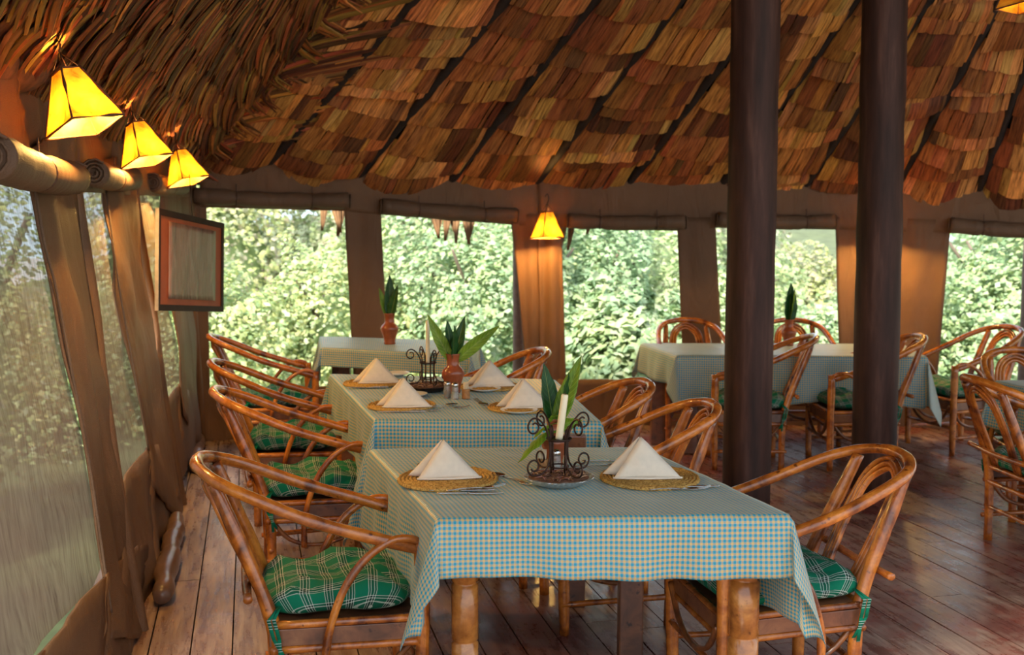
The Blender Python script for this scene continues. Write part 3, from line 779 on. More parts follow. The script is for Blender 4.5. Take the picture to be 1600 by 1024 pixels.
puta(2.37, 7.42, PI+.02, 'cane armchair seen side on behind the right timber post, before the far table')
puta(3.30, 7.95, PI+.30, 'cane armchair at the right end of the far table, by the rightmost window')
puta(2.72, 5.40, .12, 'cane armchair at the right edge of the picture, its back turned to the camera')
puta(3.04, 6.16, -PI/2-.05, 'cane armchair half cut off at the right edge, behind the small corner table')

# ================================================================== TABLES
def table(quad, z, overs, legs, label, clabel, leg_kind, seed):
    """quad: front-left, front-right, back-right, back-left (world xy)"""
    q = [Vector((p[0], p[1], 0)) for p in quad]; cen = sum(q, Vector())/4
    t = empty('dining_table', cen, 0, label, 'table', 'dining tables under checked cloths')
    def W_(u, v): return q[0].lerp(q[1], u).lerp(q[3].lerp(q[2], u), v)
    wd = (q[1]-q[0]).length; ln = (q[3]-q[0]).length
    mb = MB(); n = 4; vs = []
    ins = .012
    c4 = [W_(ins, ins), W_(1-ins, ins), W_(1-ins, 1-ins), W_(ins, 1-ins)]
    mb.add([p-cen+Z*(z-.045) for p in c4]+[p-cen+Z*(z-.006) for p in c4], [(3, 2, 1, 0), (4, 5, 6, 7), (0, 1, 5, 4), (1, 2, 6, 5), (2, 3, 7, 6), (3, 0, 4, 7)])
    mb.build('tabletop', M['plank'], t, False, bevel=.004)
    for k in range(4):
        c5 = [W_(.07, .07), W_(.93, .07), W_(.93, .93), W_(.07, .93)]; a, b = c5[k], c5[(k+1) % 4]; d = (b-a).normalized(); nn = Vector((-d.y, d.x, 0))*.011
        mb = MB(); vs = [p-cen+Z*zz for zz in (z-.13, z-.046) for p in (a-nn, b-nn, b+nn, a+nn)]
        mb.add(vs, [(3, 2, 1, 0), (4, 5, 6, 7), (0, 1, 5, 4), (1, 2, 6, 5), (2, 3, 7, 6), (3, 0, 4, 7)]); mb.build('apron', M['plank'], t, False)
    for (lx, ly, kind, r) in legs:
        mb = MB(); mat = M['leg_wood'] if kind == 'round' else M['plank']
        if kind == 'round':
            H = z-.047; prof = [(r*.9, 0), (r, .02), (r, .10)]
            for g in (.14, .33, .52): prof += [(r, g-.008), (r*.88, g-.004), (r*.88, g+.002), (r, g+.006)]
            prof += [(r*.98, H-.02), (r*.94, H)]; mb.lathe(prof, 28, (lx-cen.x, ly-cen.y, 0), .01)
        else: mb.box(lx-cen.x, ly-cen.y, (z-.047)/2, r*2, r*2, z-.047, None)
        o = mb.build('leg', mat, t, kind == 'round', bevel=.006 if kind != 'round' else 0)
    # cloth
    fo, ro, bo, lo = overs; ux = (q[1]-q[0]).normalized(); uy = (q[3]-q[0]).normalized(); ny = Vector((-ux.y, ux.x, 0)); nx = Vector((uy.y, -uy.x, 0))
    NX, NY = 110, 100
    def cf(u, v):
        a = -lo+(wd+lo+ro)*u; b = -fo+(ln+fo+bo)*v
        ca = min(max(a, 0), wd); cb = min(max(b, 0), ln); ea = a-ca; eb = b-cb
        p = W_(ca/wd, cb/ln); r = math.hypot(ea, eb); x = 0
        if r < 1e-6:
            wz = .0045*max(0, noise.noise(Vector((a*5+seed, b*9, 1))))+.0025*max(0, noise.noise(Vector((a*13+b*8, b*3-a*2, seed))))*min(1, 20*min(a, wd-a, b, ln-b))
            return p-cen+Z*(z+.002+wz)
        ox = nx*(1 if ea > 0 else -1); oy = ny*(1 if eb > 0 else -1)
        phi = math.atan2(abs(eb), abs(ea)) if (abs(ea) > 1e-6 and abs(eb) > 1e-6) else (0 if abs(ea) > abs(eb) else PI/2)
        if abs(ea) > 1e-6 and abs(eb) > 1e-6:
            fl = math.sin(2*phi); w1 = math.cos(phi)**2; w2 = math.sin(phi)**2
            sgn = math.sin(4*phi)
            out = (ox*(w1*.10+fl*.06+.02)+oy*(w2*.10+fl*.20+.02))*r + (ox-oy)*(.13*sgn*r)
            h = out.length; dz = math.sqrt(max(r*r*.98-h*h, .02*r*r))
            p = p+out+(ox+oy)*.007; return p-cen+Z*(z-dz)
        along = a if abs(eb) > 0 else b; out = oy if abs(eb) > 0 else ox; e = r
        rip = (math.sin(along*13+seed)*.5+math.sin(along*29+seed*2)*.3+noise.noise(Vector((along*6, seed, e*3)))*.9)*.022*min(1, (e/.16))**1.4
        edge = min(1, e/.02)
        o_ = .008*math.sqrt(edge)+e*.07+rip
        return p+out*o_-cen+Z*(z+.002-math.sqrt(max(e*e-(e*.07)**2, 0)) + .012*math.sin(along*4.5+seed)*(e/.2)**2 - .000)
    mb = MB(); mb.grid(cf, NX, NY, uvf=lambda u, v: (-lo+(wd+lo+ro)*u, -fo+(ln+fo+bo)*v))
    c = mb.build('tablecloth', M['gingham'], None, True, .0016, 1); c.location = cen
    tag(c, clabel, 'tablecloth', 'checked tablecloths'); return t
def xy(x, y, z): p = P(x, y, z); return (p.x, p.y)
q1 = [xy(684, 812, .76), xy(1234, 806, .76), xy(1003, 700, .76), xy(579, 703, .76)]
table(q1, .76, (.185, .40, .20, .36), [(-.15, 3.36, 'round', .043), (.745, 3.40, 'round', .050), (.445, 3.98, 'square', .045), (-.43, 4.15, 'square', .045)],
      'front dining table with round polished legs', 'blue and yellow checked tablecloth on the front table, with hanging corners', 'round', 1.3)
q2 = [xy(587, 657, .80), xy(938, 660, .80), xy(866, 594, .80), xy(517, 585, .80)]
table(q2, .80, (.20, .20, .20, .28), [(-.43, 4.85, 'square', .045), (.27, 4.60, 'square', .045), (.10, 5.75, 'square', .045), (-.88, 5.85, 'square', .045)],
      'middle dining table set for four', 'blue and yellow checked tablecloth on the middle table under four napkins', 'square', 4.1)
q3 = [xy(503, 544, .80), xy(735, 556, .80), (-.25, 7.85), (-1.45, 8.18)]
table(q3, .80, (.13, .2, .15, .28), [(-1.17, 7.55, 'square', .04), (-.38, 7.2, 'square', .04), (-.35, 7.75, 'square', .04), (-1.30, 8.05, 'square', .04)],
      'rear left dining table standing crosswise against the back windows', 'checked tablecloth on the rear left table, bright from the window, with one vase', 'square', 7.7)
q4 = [xy(1057, 556, .73), xy(1447, 558, .73), (3.0, 8.30), (1.0, 8.35)]
table(q4, .73, (.34, .36, .2, .22), [(1.10, 8.10, 'square', .055), (1.28, 7.76, 'square', .055), (2.70, 7.8, 'square', .055), (2.80, 8.15, 'square', .055)],
      'long far dining table behind the two timber posts', 'blue grey checked tablecloth on the long far table behind the timber posts', 'square', 2.6)
q5 = [(2.93, 5.42), (4.1, 5.5), (4.0, 6.3), (2.74, 6.12)]
table(q5, .76, (.2, .2, .2, .26), [(3.04, 5.55, 'square', .04), (3.97, 5.6, 'square', .04), (3.87, 6.15, 'square', .04), (2.90, 6.0, 'square', .04)],
      'corner of a dining table cut off by the right edge', 'checked tablecloth on the table at the right edge of the picture', 'square', 9.2)

# ================================================================== TABLEWARE
def mat_(loc, label, rad=.178):
    mb = MB(); prof = []; n = 13
    for k in range(n):
        r = rad*(n-k)/n; w_ = rad/n; prof += [(r, .003), (r-.15*w_, .0085), (r-.5*w_, .0115), (r-.85*w_, .0085)]
    prof = [(rad*1.0, 0.0)]+prof+[(.003, .004)]
    N_ = 72; vs = []; fs = []
    for j, (r, z) in enumerate(prof):
        for k in range(N_):
            A = 2*PI*k/N_; rr = r+(.0022*math.sin(k*2*PI/3+j*1.7) if j > 0 else 0); zz = z+(.0018*math.sin(k*2*PI*.25+j*2.1) if z > .004 else 0)
            vs.append((rr*math.cos(A), rr*math.sin(A)*.97, zz))
    for j in range(len(prof)-1):
        for k in range(N_): fs.append((j*N_+k, j*N_+(k+1) % N_, (j+1)*N_+(k+1) % N_, (j+1)*N_+k))
    fs.append(tuple(range(N_-1, -1, -1))); fs.append(tuple((len(prof)-1)*N_+k for k in range(N_)))
    mb.add(vs, fs); o = mb.build('placemat', M['raffia'], None); o.location = loc; o.rotation_euler = (0, 0, random.random()*6)
    return tag(o, label, 'placemat', 'round raffia placemats')
def napkin(loc, rz, label, s=1.0):
    mb = MB(); H = .118*s
    apex = Vector((0, .02, H)); fl = Vector((-.085, -.055, 0))*s; fr = Vector((.125, -.035, .0))*s; bk = Vector((.02, .115, 0))*s; bl = Vector((-.118, .01, 0))*s
    def tri(a, b, c, bulge, n=10):
        cn = (b-a).cross(c-a).normalized(); vs = []; idx = {}
        for i in range(n+1):
            for j in range(n+1-i):
                k = n-i-j; u, v, w = i/n, j/n, k/n; idx[i, j] = len(vs)
                vs.append(a*u+b*v+c*w+cn*bulge*27*u*v*w+cn*.002*noise.noise(Vector((u*5, v*5, w+loc[0]*3))))
        fs = []
        for i in range(n):
            for j in range(n-i):
                fs.append((idx[i, j], idx[i+1, j], idx[i, j+1]))
                if j < n-i-1: fs.append((idx[i+1, j], idx[i+1, j+1], idx[i, j+1]))
        mb.add(vs, fs, [(0, 0)]*len(vs))
    ap2 = apex+Vector((-.006, .008, -.001))
    tri(apex, fl, fr, .010*s); tri(apex, fr, bk, .008*s); tri(ap2, bk, bl, .008*s); tri(ap2, bl, fl+Vector((.045, .045, 0))*s, .006*s)
    tri(ap2+Vector((0, .004, -.002)), fl+Vector((.02, .03, 0)), fr+Vector((-.06, .03, 0)), -.004*s)
    # hemmed lower fold of the front flap
    mb.tube([fl+Z*.0035, fl.lerp(fr, .5)+Vector((0, -.012, .0035))*s, fr+Z*.0035], .0032, 6, 5)
    o = mb.build('napkin', M['napkin'], None, True, .0022, 0); o.location = loc; o.rotation_euler = (0, 0, rz)
    return tag(o, label, 'napkin', 'folded cream napkins')
def fork(loc, rz, label):
    mb = MB(); mb.grid(lambda u, v: Vector(((v-.5)*.13-.035, (u-.5)*(.006+.009*max(0, .35-v)/.35+.002), .004+.003*math.sin(v*PI))), 4, 12)
    mb.grid(lambda u, v: Vector((.03+v*.035, (u-.5)*(.008+.016*math.sin(min(1, v*1.4)*PI/2)), .004-.003*math.sin(v*PI)*math.sin(u*PI))), 5, 6)
    for k in range(4):
        y = (k-1.5)*.0064; mb.grid(lambda u, v: Vector((.065+v*.045, y+(u-.5)*.0038*(1-.4*v), .004+.009*v*v)), 1, 6)
    o = mb.build('fork', M['steel'], None, True, .0018, 0); o.location = loc; o.rotation_euler = (0, 0, rz); return tag(o, label, 'fork', 'table forks')
def knife(loc, rz, label):
    mb = MB(); mb.grid(lambda u, v: Vector((-.11+v*.10, (u-.5)*(.011+.003*(1-v)), .0055)), 3, 8)
    mb.grid(lambda u, v: Vector((-.01+v*.12, (u-.35)*.017*math.sqrt(max(.02, 1-v**5)), .0045)), 4, 12)
    o = mb.build('knife', M['steel'], None, True, .0028, 0); o.location = loc; o.rotation_euler = (0, 0, rz); return tag(o, label, 'knife', 'table knives')
def spoon(loc, rz, label):
    mb = MB(); mb.grid(lambda u, v: Vector((-.10+v*.13, (u-.5)*(.006+.010*max(0, .35-v)/.35), .005+.004*math.sin(v*PI))), 4, 12)
    mb.grid(lambda u, v: Vector((.055+.030*math.cos(2*PI*u)*v, .019*math.sin(2*PI*u)*v, .003+.008*v*v)), 20, 5)
    o = mb.build('spoon', M['steel'], None, True, .0016, 0); o.location = loc; o.rotation_euler = (0, 0, rz); return tag(o, label, 'spoon', 'table spoons')
def plate(loc, label, r=.085):
    mb = MB(); mb.lathe([(r*.55, 0), (r*.6, .004), (r*.98, .014), (r, .0165), (r*.97, .0165), (r*.62, .0065), (.002, .006)], 40); o = mb.build('side_plate', M['china'], None); o.location = loc
    return tag(o, label, 'plate', 'small white side plates')
def leaf(par, base, dirv, L, wd, mat, bend=.25, name='leaf', roll_=0.0, label=None):
    d = Vector(dirv).normalized(); side = Vector((1, .1, 0))-d*d.dot(Vector((1, .1, 0))); side.normalize(); side = Matrix.Rotation(roll_, 3, d) @ side; up = side.cross(d).normalized()
    mb = MB()
    def fn(u, v):
        w = wd*(math.sin(PI*min(1, v**.8))**.85)*(1-.15*v)+.003*(1-v); x = (u-.5)*2
        c = base+d*L*v-Z*bend*L*v*v*.6+Vector((d.x, d.y, 0))*bend*L*v*v*.5
        return c+side*w*x*.5+up*(abs(x)*w*.16-.003*math.sin(v*26)*abs(x))
    mb.grid(fn, 6, 18); o = mb.build(name, mat, par, True, .0006, 0)
    if label: o['label'] = label
    return o
def vase(loc, label, leaves, sc=1.0, ls=1.2):
    t = empty('leaf_vase', loc, 0, label, 'vase', 'terracotta vases of leaves')
    prof = [(.028, 0), (.031, .004), (.029, .014), (.033, .035), (.046, .075), (.0475, .084), (.041, .098), (.028, .110), (.0245, .120), (.0255, .140), (.029, .158), (.031, .163), (.0275, .163), (.022, .14), (.021, .118), (.02, .10)]
    mb = MB(); mb.lathe([(r*sc, z*sc) for r, z in prof], 36); mb.build('vase_body', M['terra'], t)
    for (dx, dy, dz, L, w, mt, bend, rl) in leaves:
        leaf(t, Vector((dx*.008, dy*.008, .125*sc)), (dx, dy, dz), L*ls, w*ls, M[mt], bend, 'leaf', rl)
    return t
def stand(loc, rz, label, dish, candle_lab, tiltc=(0, 0), sc=1.0, dmat='foil'):
    # dish
    dt = empty('decorative_dish', loc, 0, dish, 'dish', 'dishes under the candle stands')
    mb = MB(); r = .118; prof = [(.06, 0), (.075, .002), (.105, .016), (r, .027), (r+.002, .031), (r-.008, .031), (.10, .024), (.002, .014)]
    mb.lathe(prof, 96, wob=.004 if dmat == 'foil' else 0)
    if dmat == 'foil': mb.v = [tuple(Vector(p)+(Vector((p[0], p[1], 0)).normalized()+Z*.6)*.0075*noise.noise(Vector(p)*75)) if Vector((p[0], p[1])).length > .07 else p for p in mb.v]
    mb.build('dish_bowl', M[dmat], dt, dmat != 'foil')
    mb = MB(); mb.grid(lambda u, v: Vector((.103*v*math.cos(2*PI*u), .103*v*math.sin(2*PI*u), .026+.006*(1-v*v)+.004*noise.noise(Vector((v*9*math.cos(6.28*u), v*9*math.sin(6.28*u), 1))))), 48, 14); mb.build('wood_shavings', M['chips'], dt)
    for hue in (0, 1, 2):
        mb = MB()
        for k in range(26):
            a = random.random()*6.28; r = random.random()**.5*.092; b = random.random()*6.28; l = random.uniform(.010, .022); c0_ = Vector((r*math.cos(a), r*math.sin(a), .033))
            mb.tube([c0_-Vector((math.cos(b), math.sin(b), 0))*l, c0_+Z*random.uniform(.002, .008), c0_+Vector((math.cos(b), math.sin(b), 0))*l], [.0012, .0026, .0010], 5, 3)
        o = mb.build('curled_chips', M['chip%d' % hue], dt); o['kind'] = 'stuff'
    zb = .033
    t = empty('candle_stand', Vector(loc)+Z*zb, rz, label, 'candle stand', 'wrought iron candle stands')
    zp = .098*sc                                    # plate height
    for k in range(4):
        A = k*PI/2+.25; c, s_ = math.cos(A), math.sin(A)
        def pt(r, z): return Vector((c*r, s_*r, z))
        pts = []
        # lower scroll curls outwards, tall S rises to an upper scroll
        for q in np.linspace(2.35*PI, 0, 12): rr = .010+.014*(1-q/(2.35*PI)); pts.append(pt(.083+rr*math.cos(q+.0-PI/2), .032+rr*math.sin(q-PI/2)))
        pts += [pt(.055, .010), pt(.036, .030), pt(.030, .060), pt(.032, .095), pt(.045, .135), pt(.066, .158)] 
        for q in np.linspace(0, 2.2*PI, 12): rr = .024-.015*q/(2.2*PI); pts.append(pt(.082+rr*math.sin(q), .140+rr*math.cos(q)))
        mb = MB(); mb.tube([p*sc for p in pts], .0033, 7, 2); mb.build('scroll', M['iron'], t)
        mb = MB(); mb.tube([pt(.026, .008)*sc, pt(.028, .10)*sc, pt(.030, .125)*sc, pt(.036, .13)*sc], .003, 6, 3); mb.build('upright', M['iron'], t)
    mb = MB(); mb.lathe([(.004, -.004), (.040, -.003), (.046, .004), (.044, .004), (.038, 0), (.004, 0)], 26, (0, 0, zp)); mb.build('drip_plate', M['iron'], t); mb = MB(); mb.tube([(.034*math.cos(q), .034*math.sin(q), .030) for q in np.linspace(0, 2*PI, 17)[:-1]], .0028, 6, 1, closed=True); mb.build('stand_ring', M['iron'], t)
    cb = empty('candle', Vector(loc)+Z*(zb+zp+.0008), 0, candle_lab, 'candle'); cb.rotation_euler = (tiltc[1], tiltc[0], 0)
    mb = MB(); h = .155 if tiltc[0] else .215; rr = .0125 if tiltc[0] else .010
    mb.lathe([(rr*1.02, 0), (rr, .01), (rr*.98, h*.5), (rr*.96, h-.004), (rr*.8, h), (.001, h-.003)], 20, wob=.02); mb.build('candle_body', M['wax'], cb)
    mb = MB(); mb.tube([(0, 0, h-.004), (.001, 0, h+.008), (.003, 0, h+.012)], .0011, 5, 2); mb.build('wick', M['wick'], cb)
def shaker(loc, label, fill):
    t = empty('shaker', loc, .3, label, 'shaker')
    mb = MB(); mb.lathe([(.017, 0), (.0185, .003), (.018, .04), (.0165, .058), (.014, .062), (.0125, .062), (.015, .05), (.0155, .006), (.001, .005)], 10); mb.build('glass_body', M['glass'], t, False)
    mb = MB(); mb.lathe([(.0145, .0055), (.0145, .034), (.001, .035)], 14); mb.build('contents', M[fill], t)
    mb = MB(); mb.lathe([(.0155, .060), (.0165, .062), (.0165, .072), (.013, .080), (.001, .083)], 20); mb.build('cap', M['steel'], t)
def picks(loc, label):
    t = empty('toothpick_holder', loc, 0, label, 'toothpick holder')
    mb = MB(); prof = [(.020, 0)]
    for k in range(9): prof += [(.0205, .004+k*.0048), (.0188, .0062+k*.0048)]
    prof += [(.016, .047), (.015, .01), (.001, .008)]; mb.lathe(prof, 24); mb.build('woven_cup', M['bamboo'], t)
    mb = MB()
    for k in range(60):
        a = random.random()*6.28; r = random.random()**.5*.013; mb.tube([(r*math.cos(a)*.8, r*math.sin(a)*.8, .012), (r*math.cos(a)*1.15, r*math.sin(a)*1.15, .078+random.uniform(-.004, .004))], .0011, 4, 0)
    o = mb.build('toothpicks', M['pick'], t); o['kind'] = 'stuff'
Z1 = .7665; Z2 = .8065; Z3 = .8055
def on(px, py, z): return P(px, py, z)
# front table
mat_(on(700, 750, Z1), 'raffia placemat on the left of the front table'); mat_(on(1015, 748, Z1), 'raffia placemat on the right of the front table, its right half bare')
napkin(on(693, 744, Z1+.012)+Vector((0, 0, 0)), .04, 'folded cream napkin standing on the left placemat of the front table', 1.04)
napkin(on(1001, 743, Z1+.012), -.08, 'folded cream napkin standing on the right placemat of the front table', 1.12)
knife(on(722, 768, Z1), .03, 'upper of the two knives lying in front of the left placemat on the front table'); knife(on(735, 773, Z1), .03, 'lower of the two knives lying in front of the left placemat on the front table')
fork(on(742, 765, Z1+.003), .35, 'fork lying across the knives in front of the left placemat on the front table')
spoon(on(795, 750, Z1), 2.3, 'spoon beside the foil rimmed dish on the front table'); fork(on(803, 752, Z1), -.9, 'fork beside the foil rimmed dish on the front table')
fork(on(1022, 762, Z1), -.55, 'fork pointing out from under the right napkin on the front table'); knife(on(1075, 762, Z1), .02, 'knife lying in front of the right placemat on the front table')
fork(on(1060, 766, Z1+.002), .1, 'fork lying in front of the right placemat on the front table'); knife(on(955, 722, Z1), .0, 'knife lying behind the dish towards the back edge of the front table')
fork(on(938, 729, Z1), .25, 'fork lying behind the right placemat towards the back edge of the front table')
spoon(on(650, 735, Z1), 1.2, 'spoon tip peeking out left of the left napkin on the front table')
vase(on(866, 727, Z1), 'terracotta vase of broad leaves on the front table, behind the iron stand',
     [(-.15, .1, 1, .21, .062, 'leaf_dark', .05, .3), (.35, .0, 1, .24, .060, 'leaf_lime', .0, -.5), (.20, -.3, 1, .20, .050, 'leaf_dark', .05, .9), (-.35, -.5, .75, .10, .055, 'leaf_lime', 1.5, .2),
      (.0, -.4, .9, .10, .045, 'leaf_lime', .6, 0), (.9, .1, .7, .08, .05, 'leaf_lime', .5, .3), (-.25, -.3, .05, .10, .06, 'leaf_lime', 1.5, .1)], 1.08)
stand(on(873, 757, Z1), .35, 'wrought iron scroll candle stand on the front table', 'round dish with crumpled foil rim and brown shavings on the front table',
      'leaning cream candle in the stand on the front table', (.13, .0), 1.25, 'foil')
shaker(on(868, 733, Z1)+Vector((.0, -.045, 0)), 'small glass salt shaker behind the stand on the front table', 'salt'); picks(on(848, 737, Z1), 'woven toothpick holder behind the stand on the front table')
# middle table
for (mx, my, nx_, ny_, rz, a, b, s_) in ((583, 600, 588, 597, .03, 'far left', 'far left', 1.0), (628, 635, 630, 634, .0, 'near left', 'near left', 1.0), (765, 605, 765, 602, .0, 'far right', 'far right', 1.02), (815, 638, 818, 635, .05, 'near right', 'near right', 1.0)):
    mat_(on(mx, my, Z2), 'raffia placemat at the %s place of the middle table' % a, .160); napkin(on(nx_, ny_, Z2+.012), rz, 'folded cream napkin at the %s place of the middle table' % b, s_*1.06)
plate(on(811, 645, Z2), 'white side plate in front of the near right napkin on the middle table'); plate(on(757, 611, Z2), 'white side plate in front of the far right napkin on the middle table')
plate(on(641, 620, Z2), 'white side plate behind the near left napkin on the middle table'); plate(on(617, 587, Z2), 'white side plate behind the far left napkin on the middle table')
knife(on(628, 645, Z2), .05, 'knife in front of the near left placemat on the middle table'); fork(on(655, 643, Z2), .1, 'fork in front of the near left placemat on the middle table')
fork(on(697, 638, Z2), .0, 'fork right of the near left placemat on the middle table'); spoon(on(688, 636, Z2), .3, 'spoon right of the near left placemat on the middle table')
fork(on(757, 632, Z2), 2.0, 'fork left of the near right placemat on the middle table'); spoon(on(768, 636, Z2), 2.4, 'spoon left of the near right placemat on the middle table')
knife(on(575, 607, Z2), .05, 'knife in front of the far left placemat on the middle table'); fork(on(600, 606, Z2), .3, 'fork in front of the far left placemat on the middle table')
vase(on(708, 614, Z2), 'terracotta vase with spread pointed leaves on the middle table',
     [(-.55, -.1, 1, .22, .055, 'leaf_lime', -.1, .2), (-.15, .2, 1, .18, .055, 'leaf_dark', .0, .4), (.25, .1, 1, .20, .055, 'leaf_dark', .0, -.3), (1.0, -.05, .95, .25, .058, 'leaf_lime', .1, -.2), (.05, -.3, 1, .17, .05, 'leaf_dark', .0, .9)], 1.22)
stand(on(669, 611, Z2), .2, 'wrought iron scroll candle stand on the middle table', 'dark round plate under the candle stand on the middle table', 'tall thin upright candle in the stand on the middle table', (0, 0), 1.12, 'iron')
shaker(on(699, 622, Z2), 'glass pepper shaker on the middle table, leftmost of three small containers', 'pepper'); shaker(on(711, 624, Z2), 'glass salt shaker on the middle table, between pepper shaker and toothpick holder', 'salt')
picks(on(728, 623, Z2), 'woven toothpick holder on the middle table, right of the two shakers')
# back tables
vase(on(609, 538, Z3), 'terracotta vase with upright leaves on the rear left table', [(-.3, 0, 1, .20, .050, 'leaf_lime', .0, .3), (.0, .1, 1, .27, .075, 'leaf_dark', .0, .3), (.25, -.1, 1, .22, .06, 'leaf_dark', .0, -.5), (.05, .3, 1, .20, .055, 'leaf_dark', 0, .7)], 1.35)
vase(on(1232, 540, .7355), 'dark terracotta vase with a single tall leaf on the long far table', [(.02, 0, 1, .27, .095, 'leaf_dark', .0, .2), (.1, -.1, 1, .24, .07, 'leaf_lime', .0, 1.0)], 1.22)

# ================================================================== OUTSIDE
def ground(u, v):
    x = -14+34*u; y = -6+90*v; h = -.5+max(0, y-22)*.05+.15*noise.noise(Vector((x*.3, y*.3, 0))); return Vector((x, y, h))
mb = MB(); mb.grid(ground, 30, 60); tag(mb.build('ground', M['soil'], None), kind='structure')
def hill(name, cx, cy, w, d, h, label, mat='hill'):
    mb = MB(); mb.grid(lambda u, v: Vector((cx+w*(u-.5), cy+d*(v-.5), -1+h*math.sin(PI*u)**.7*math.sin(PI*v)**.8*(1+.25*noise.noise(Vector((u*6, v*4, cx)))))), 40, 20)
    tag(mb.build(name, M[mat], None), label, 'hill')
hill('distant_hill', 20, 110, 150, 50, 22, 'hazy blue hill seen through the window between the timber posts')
def foliage(name, c, rad, n, size, pal, label, cat='shrub', group=None, stems=True, seed=0):
    n = int(n*1.9); size *= .72; g = np.random.default_rng(seed+11)
    ph = g.uniform(0, 2*PI, n); ct = g.uniform(-.15, 1, n); st = np.sqrt(1-ct*ct)
    d = np.stack([np.cos(ph)*st, np.sin(ph)*st, ct], 1)
    # facing the terrace mostly
    d[:, 1] = np.where(g.random(n) < .8, -np.abs(d[:, 1]), d[:, 1])
    lump = 1+.22*np.sin(d[:, 0]*7+seed)*np.sin(d[:, 2]*6+seed*2)+.10*np.sin(d[:, 0]*19+seed*3)*np.cos(d[:, 2]*17)
    rr = lump*(1-.28*g.random(n)**2)
    p = d*np.array(rad)*rr[:, None]
    nrm = d+g.normal(0, .55, (n, 3)); nrm[:, 2] += .35; nrm /= np.linalg.norm(nrm, axis=1, keepdims=True)
    t1 = np.cross(nrm, g.normal(0, 1, (n, 3))); t1 /= np.linalg.norm(t1, axis=1, keepdims=True); t2 = np.cross(nrm, t1)
    L = size*g.uniform(.6, 1.4, n)[:, None]; Wd = L*.40
    a = p-t1*L*.5; b = p+t2*Wd-nrm*L*.06; e = p+t1*L*.55-nrm*L*.16; f = p-t2*Wd-nrm*L*.06; m = p+nrm*L*.05
    vs = np.stack([a, b, e, f, m], 1).reshape(-1, 3)
    i = np.arange(n)*5
    fc = np.stack([np.stack([i, i+1, i+4], 1), np.stack([i+1, i+2, i+4], 1), np.stack([i+2, i+3, i+4], 1), np.stack([i+3, i, i+4], 1)], 1).reshape(-1, 3)
    me = bpy.data.meshes.new(name); me.vertices.add(len(vs)); me.vertices.foreach_set('co', vs.ravel())
    me.loops.add(fc.size); me.loops.foreach_set('vertex_index', fc.ravel()); me.polygons.add(len(fc)); me.polygons.foreach_set('loop_start', np.arange(0, fc.size, 3)); me.polygons.foreach_set('loop_total', np.full(len(fc), 3))
    pal = np.array(pal); col = pal[g.integers(0, len(pal), n)]*g.uniform(.75, 1.2, (n, 1))
    ca = me.color_attributes.new('Col', 'FLOAT_COLOR', 'CORNER'); cc = np.ones((n, 12, 4)); cc[:, :, :3] = col[:, None, :]; ca.data.foreach_set('color', cc.ravel())
    me.materials.append(M['foliage']); me.update(); me.validate()
    t = empty(name, c, 0, label, cat, group); o = bpy.data.objects.new('leaves', me); link(o, t); o['kind'] = 'stuff'
    mb = MB()
    for k in range(6):
        A = k*1.05; mb.tube([(0.1*math.cos(A), .1*math.sin(A), -.1), (rad[0]*.3*math.cos(A), rad[1]*.3*math.sin(A), rad[2]*.45), (rad[0]*.6*math.cos(A), rad[1]*.6*math.sin(A), rad[2]*.75)], [.05, .035, .015], 6, 3)
    mb.build('stems', M['bark'], t)
    # inner mass keeps the crown dense
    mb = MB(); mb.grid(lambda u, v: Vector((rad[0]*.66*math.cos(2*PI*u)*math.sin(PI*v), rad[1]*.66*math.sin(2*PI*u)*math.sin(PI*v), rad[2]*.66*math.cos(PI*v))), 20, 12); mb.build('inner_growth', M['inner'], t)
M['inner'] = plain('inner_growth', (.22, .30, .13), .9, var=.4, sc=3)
PALE = [(.50, .60, .30), (.42, .54, .28), (.60, .66, .36), (.34, .46, .22), (.56, .62, .42)]  # these leaf palettes are paled to stand in for outdoor haze
COOL = [(.40, .54, .32), (.33, .47, .28), (.50, .61, .40), (.27, .40, .22)]
WARM = [(.60, .62, .26), (.52, .58, .24), (.68, .66, .34), (.42, .50, .22)]
DULL = [(.42, .42, .28), (.48, .42, .32), (.34, .40, .26), (.48, .50, .34)]
G1 = 'shrubs growing outside the back windows'
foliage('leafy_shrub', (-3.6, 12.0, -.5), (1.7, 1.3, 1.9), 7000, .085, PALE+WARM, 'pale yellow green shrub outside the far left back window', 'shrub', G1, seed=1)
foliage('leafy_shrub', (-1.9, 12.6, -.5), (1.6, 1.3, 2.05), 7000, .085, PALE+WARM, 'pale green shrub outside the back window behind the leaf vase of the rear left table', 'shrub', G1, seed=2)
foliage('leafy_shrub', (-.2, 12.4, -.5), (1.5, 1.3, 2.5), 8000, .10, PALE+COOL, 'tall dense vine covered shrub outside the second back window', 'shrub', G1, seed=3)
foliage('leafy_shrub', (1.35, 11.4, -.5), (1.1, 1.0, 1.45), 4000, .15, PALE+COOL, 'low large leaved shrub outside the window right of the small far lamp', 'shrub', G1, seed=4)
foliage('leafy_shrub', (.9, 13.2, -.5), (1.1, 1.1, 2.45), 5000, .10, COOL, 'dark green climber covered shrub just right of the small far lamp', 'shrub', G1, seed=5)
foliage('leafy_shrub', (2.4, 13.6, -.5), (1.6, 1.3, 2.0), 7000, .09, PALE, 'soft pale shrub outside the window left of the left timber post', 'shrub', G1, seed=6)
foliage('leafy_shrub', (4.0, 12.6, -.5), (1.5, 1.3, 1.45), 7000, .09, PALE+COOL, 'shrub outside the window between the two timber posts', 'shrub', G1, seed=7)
foliage('leafy_shrub', (5.9, 12.2, -.5), (1.7, 1.4, 2.6), 9000, .10, COOL+PALE, 'tall dense green shrub outside the rightmost back window', 'shrub', G1, seed=8)
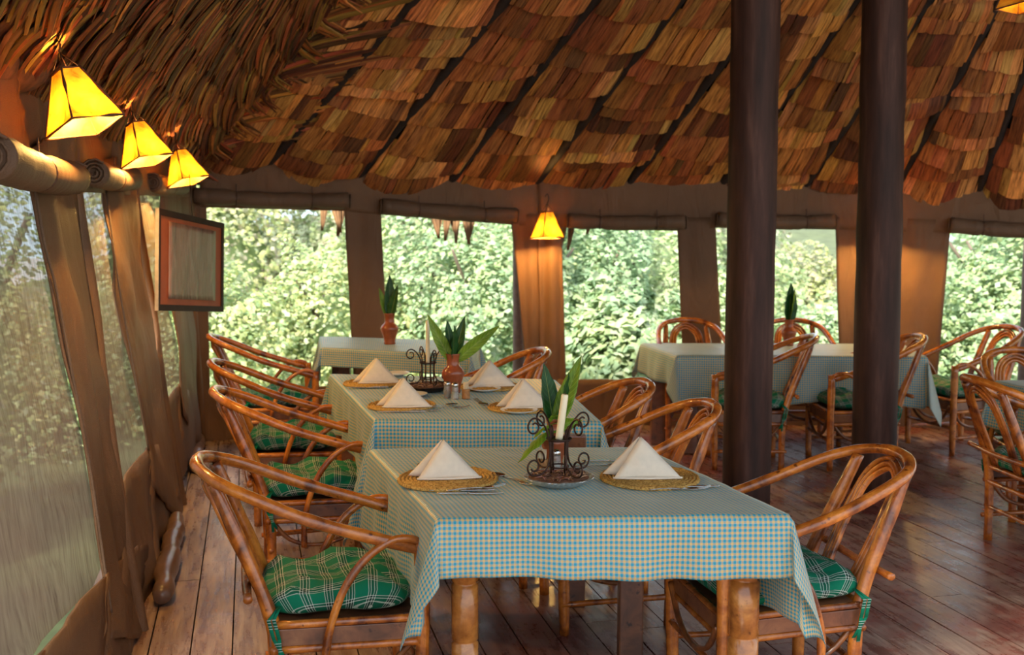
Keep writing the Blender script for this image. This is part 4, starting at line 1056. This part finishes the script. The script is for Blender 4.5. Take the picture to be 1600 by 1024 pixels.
foliage('leafy_shrub', (7.9, 12.0, -.5), (1.5, 1.4, 2.6), 5000, .10, COOL, 'shrub at the right edge beyond the rightmost window', 'shrub', G1, seed=9)
G2 = 'trees and scrub further up the bank'
foliage('bank_scrub', (-5.6, 19, -.6), (2.6, 2.0, 4.6), 8000, .13, DULL+WARM, 'brownish scrub at the top left of the far left back window', 'scrub', G2, seed=20)
foliage('bank_scrub', (-2.4, 20, -.6), (2.6, 2.0, 4.2), 8000, .13, DULL+PALE, 'dull green scrub high behind the far left back window', 'scrub', G2, seed=21)
foliage('bank_scrub', (.6, 20, -.6), (2.4, 2.0, 4.2), 7000, .13, PALE, 'scrub showing above the second back window shrub', 'scrub', G2, seed=22)
foliage('bank_scrub', (3.3, 22, -.6), (2.2, 2.0, 3.6), 7000, .13, DULL+PALE, 'brownish grey scrub behind the window left of the left timber post', 'scrub', G2, seed=23)
foliage('bank_scrub', (5.9, 22, -.6), (1.8, 2.0, 1.75), 5000, .13, WARM+DULL, 'yellowish scrub below the hazy hill between the timber posts', 'scrub', G2, seed=24)
foliage('bank_scrub', (9.6, 20, -.6), (2.8, 2.0, 4.8), 6000, .13, COOL, 'scrub high behind the rightmost back window', 'scrub', G2, seed=25)
G3 = 'shrubs behind the netting of the left wall'
foliage('leafy_shrub', (-3.9, 4.0, -.5), (.9, 1.6, 3.1), 6000, .08, WARM, 'yellow green shrub behind the nearest netting window at left', 'shrub', G3, seed=30)
foliage('leafy_shrub', (-4.3, 7.0, -.5), (1.0, 1.6, 3.1), 6000, .08, WARM+PALE, 'yellow green shrub behind the second netting window', 'shrub', G3, seed=31)
foliage('leafy_shrub', (-5.2, 10.2, -.5), (1.2, 1.4, 3.0), 5000, .08, WARM+PALE, 'shrub behind the smallest netting window near the corner', 'shrub', G3, seed=32)
# slim posts outside
for (px, Y, y0, r, lab) in ((1596, 9.1, 700, .055, 'slim pinkish outdoor post at the right edge beyond the rightmost window'), (811, 9.35, 700, .055, 'slim outdoor post just left of the canvas strip with the small far lamp')):
    b = PD(px, 700, Y); b.z = -.5; mb = MB(); mb.tube([b, b+Z*1.3, b+Z*2.7], r, 16, 3, .05)
    tag(mb.build('outdoor_post', plain('outdoor_post%d' % px, (.22, .14, .12), .7, var=.2), None), lab, 'post')
# dry fronds hanging from the outer eave
for (px, py, n, Lf, lab) in ((690, 322, 3, .26, 'left bunch of dry palm strips hanging outside the second back window'), (720, 322, 4, .30, 'right bunch of dry palm strips hanging outside the second back window'), (528, 312, 4, .33, 'dry palm strips hanging beside the canvas strip of the far left back window'),
                            (890, 330, 2, .36, 'curling dry frond strip hanging right of the small far lamp'), (918, 338, 2, .16, 'short dry frond tip hanging right of the curling strip')):
    base = PD(px, py, 9.3 if px > 600 else 9.0); mb = MB()
    for k in range(n):
        x0 = (k-(n-1)/2)*.07; L_ = Lf*random.uniform(.75, 1.2); w_ = random.uniform(.05, .085); off = random.random()*20; cv = random.uniform(-.05, .05); dy = k*.012
        mb.grid(lambda u, v: Vector((x0+(u-.5)*w_*(1-.75*max(0, v-.55)/.45)+cv*v*v, dy+.01*math.sin(u*PI), .18-(L_+.18)*v)), 3, 10, (.34, .20, .10), lambda u, v: (off+u*.05, off+v*.4))
    o = mb.build('dry_frond', M['thatch'], None, True, .003); o.location = base; tag(o, lab, 'frond', 'dry fronds hanging from the eave')
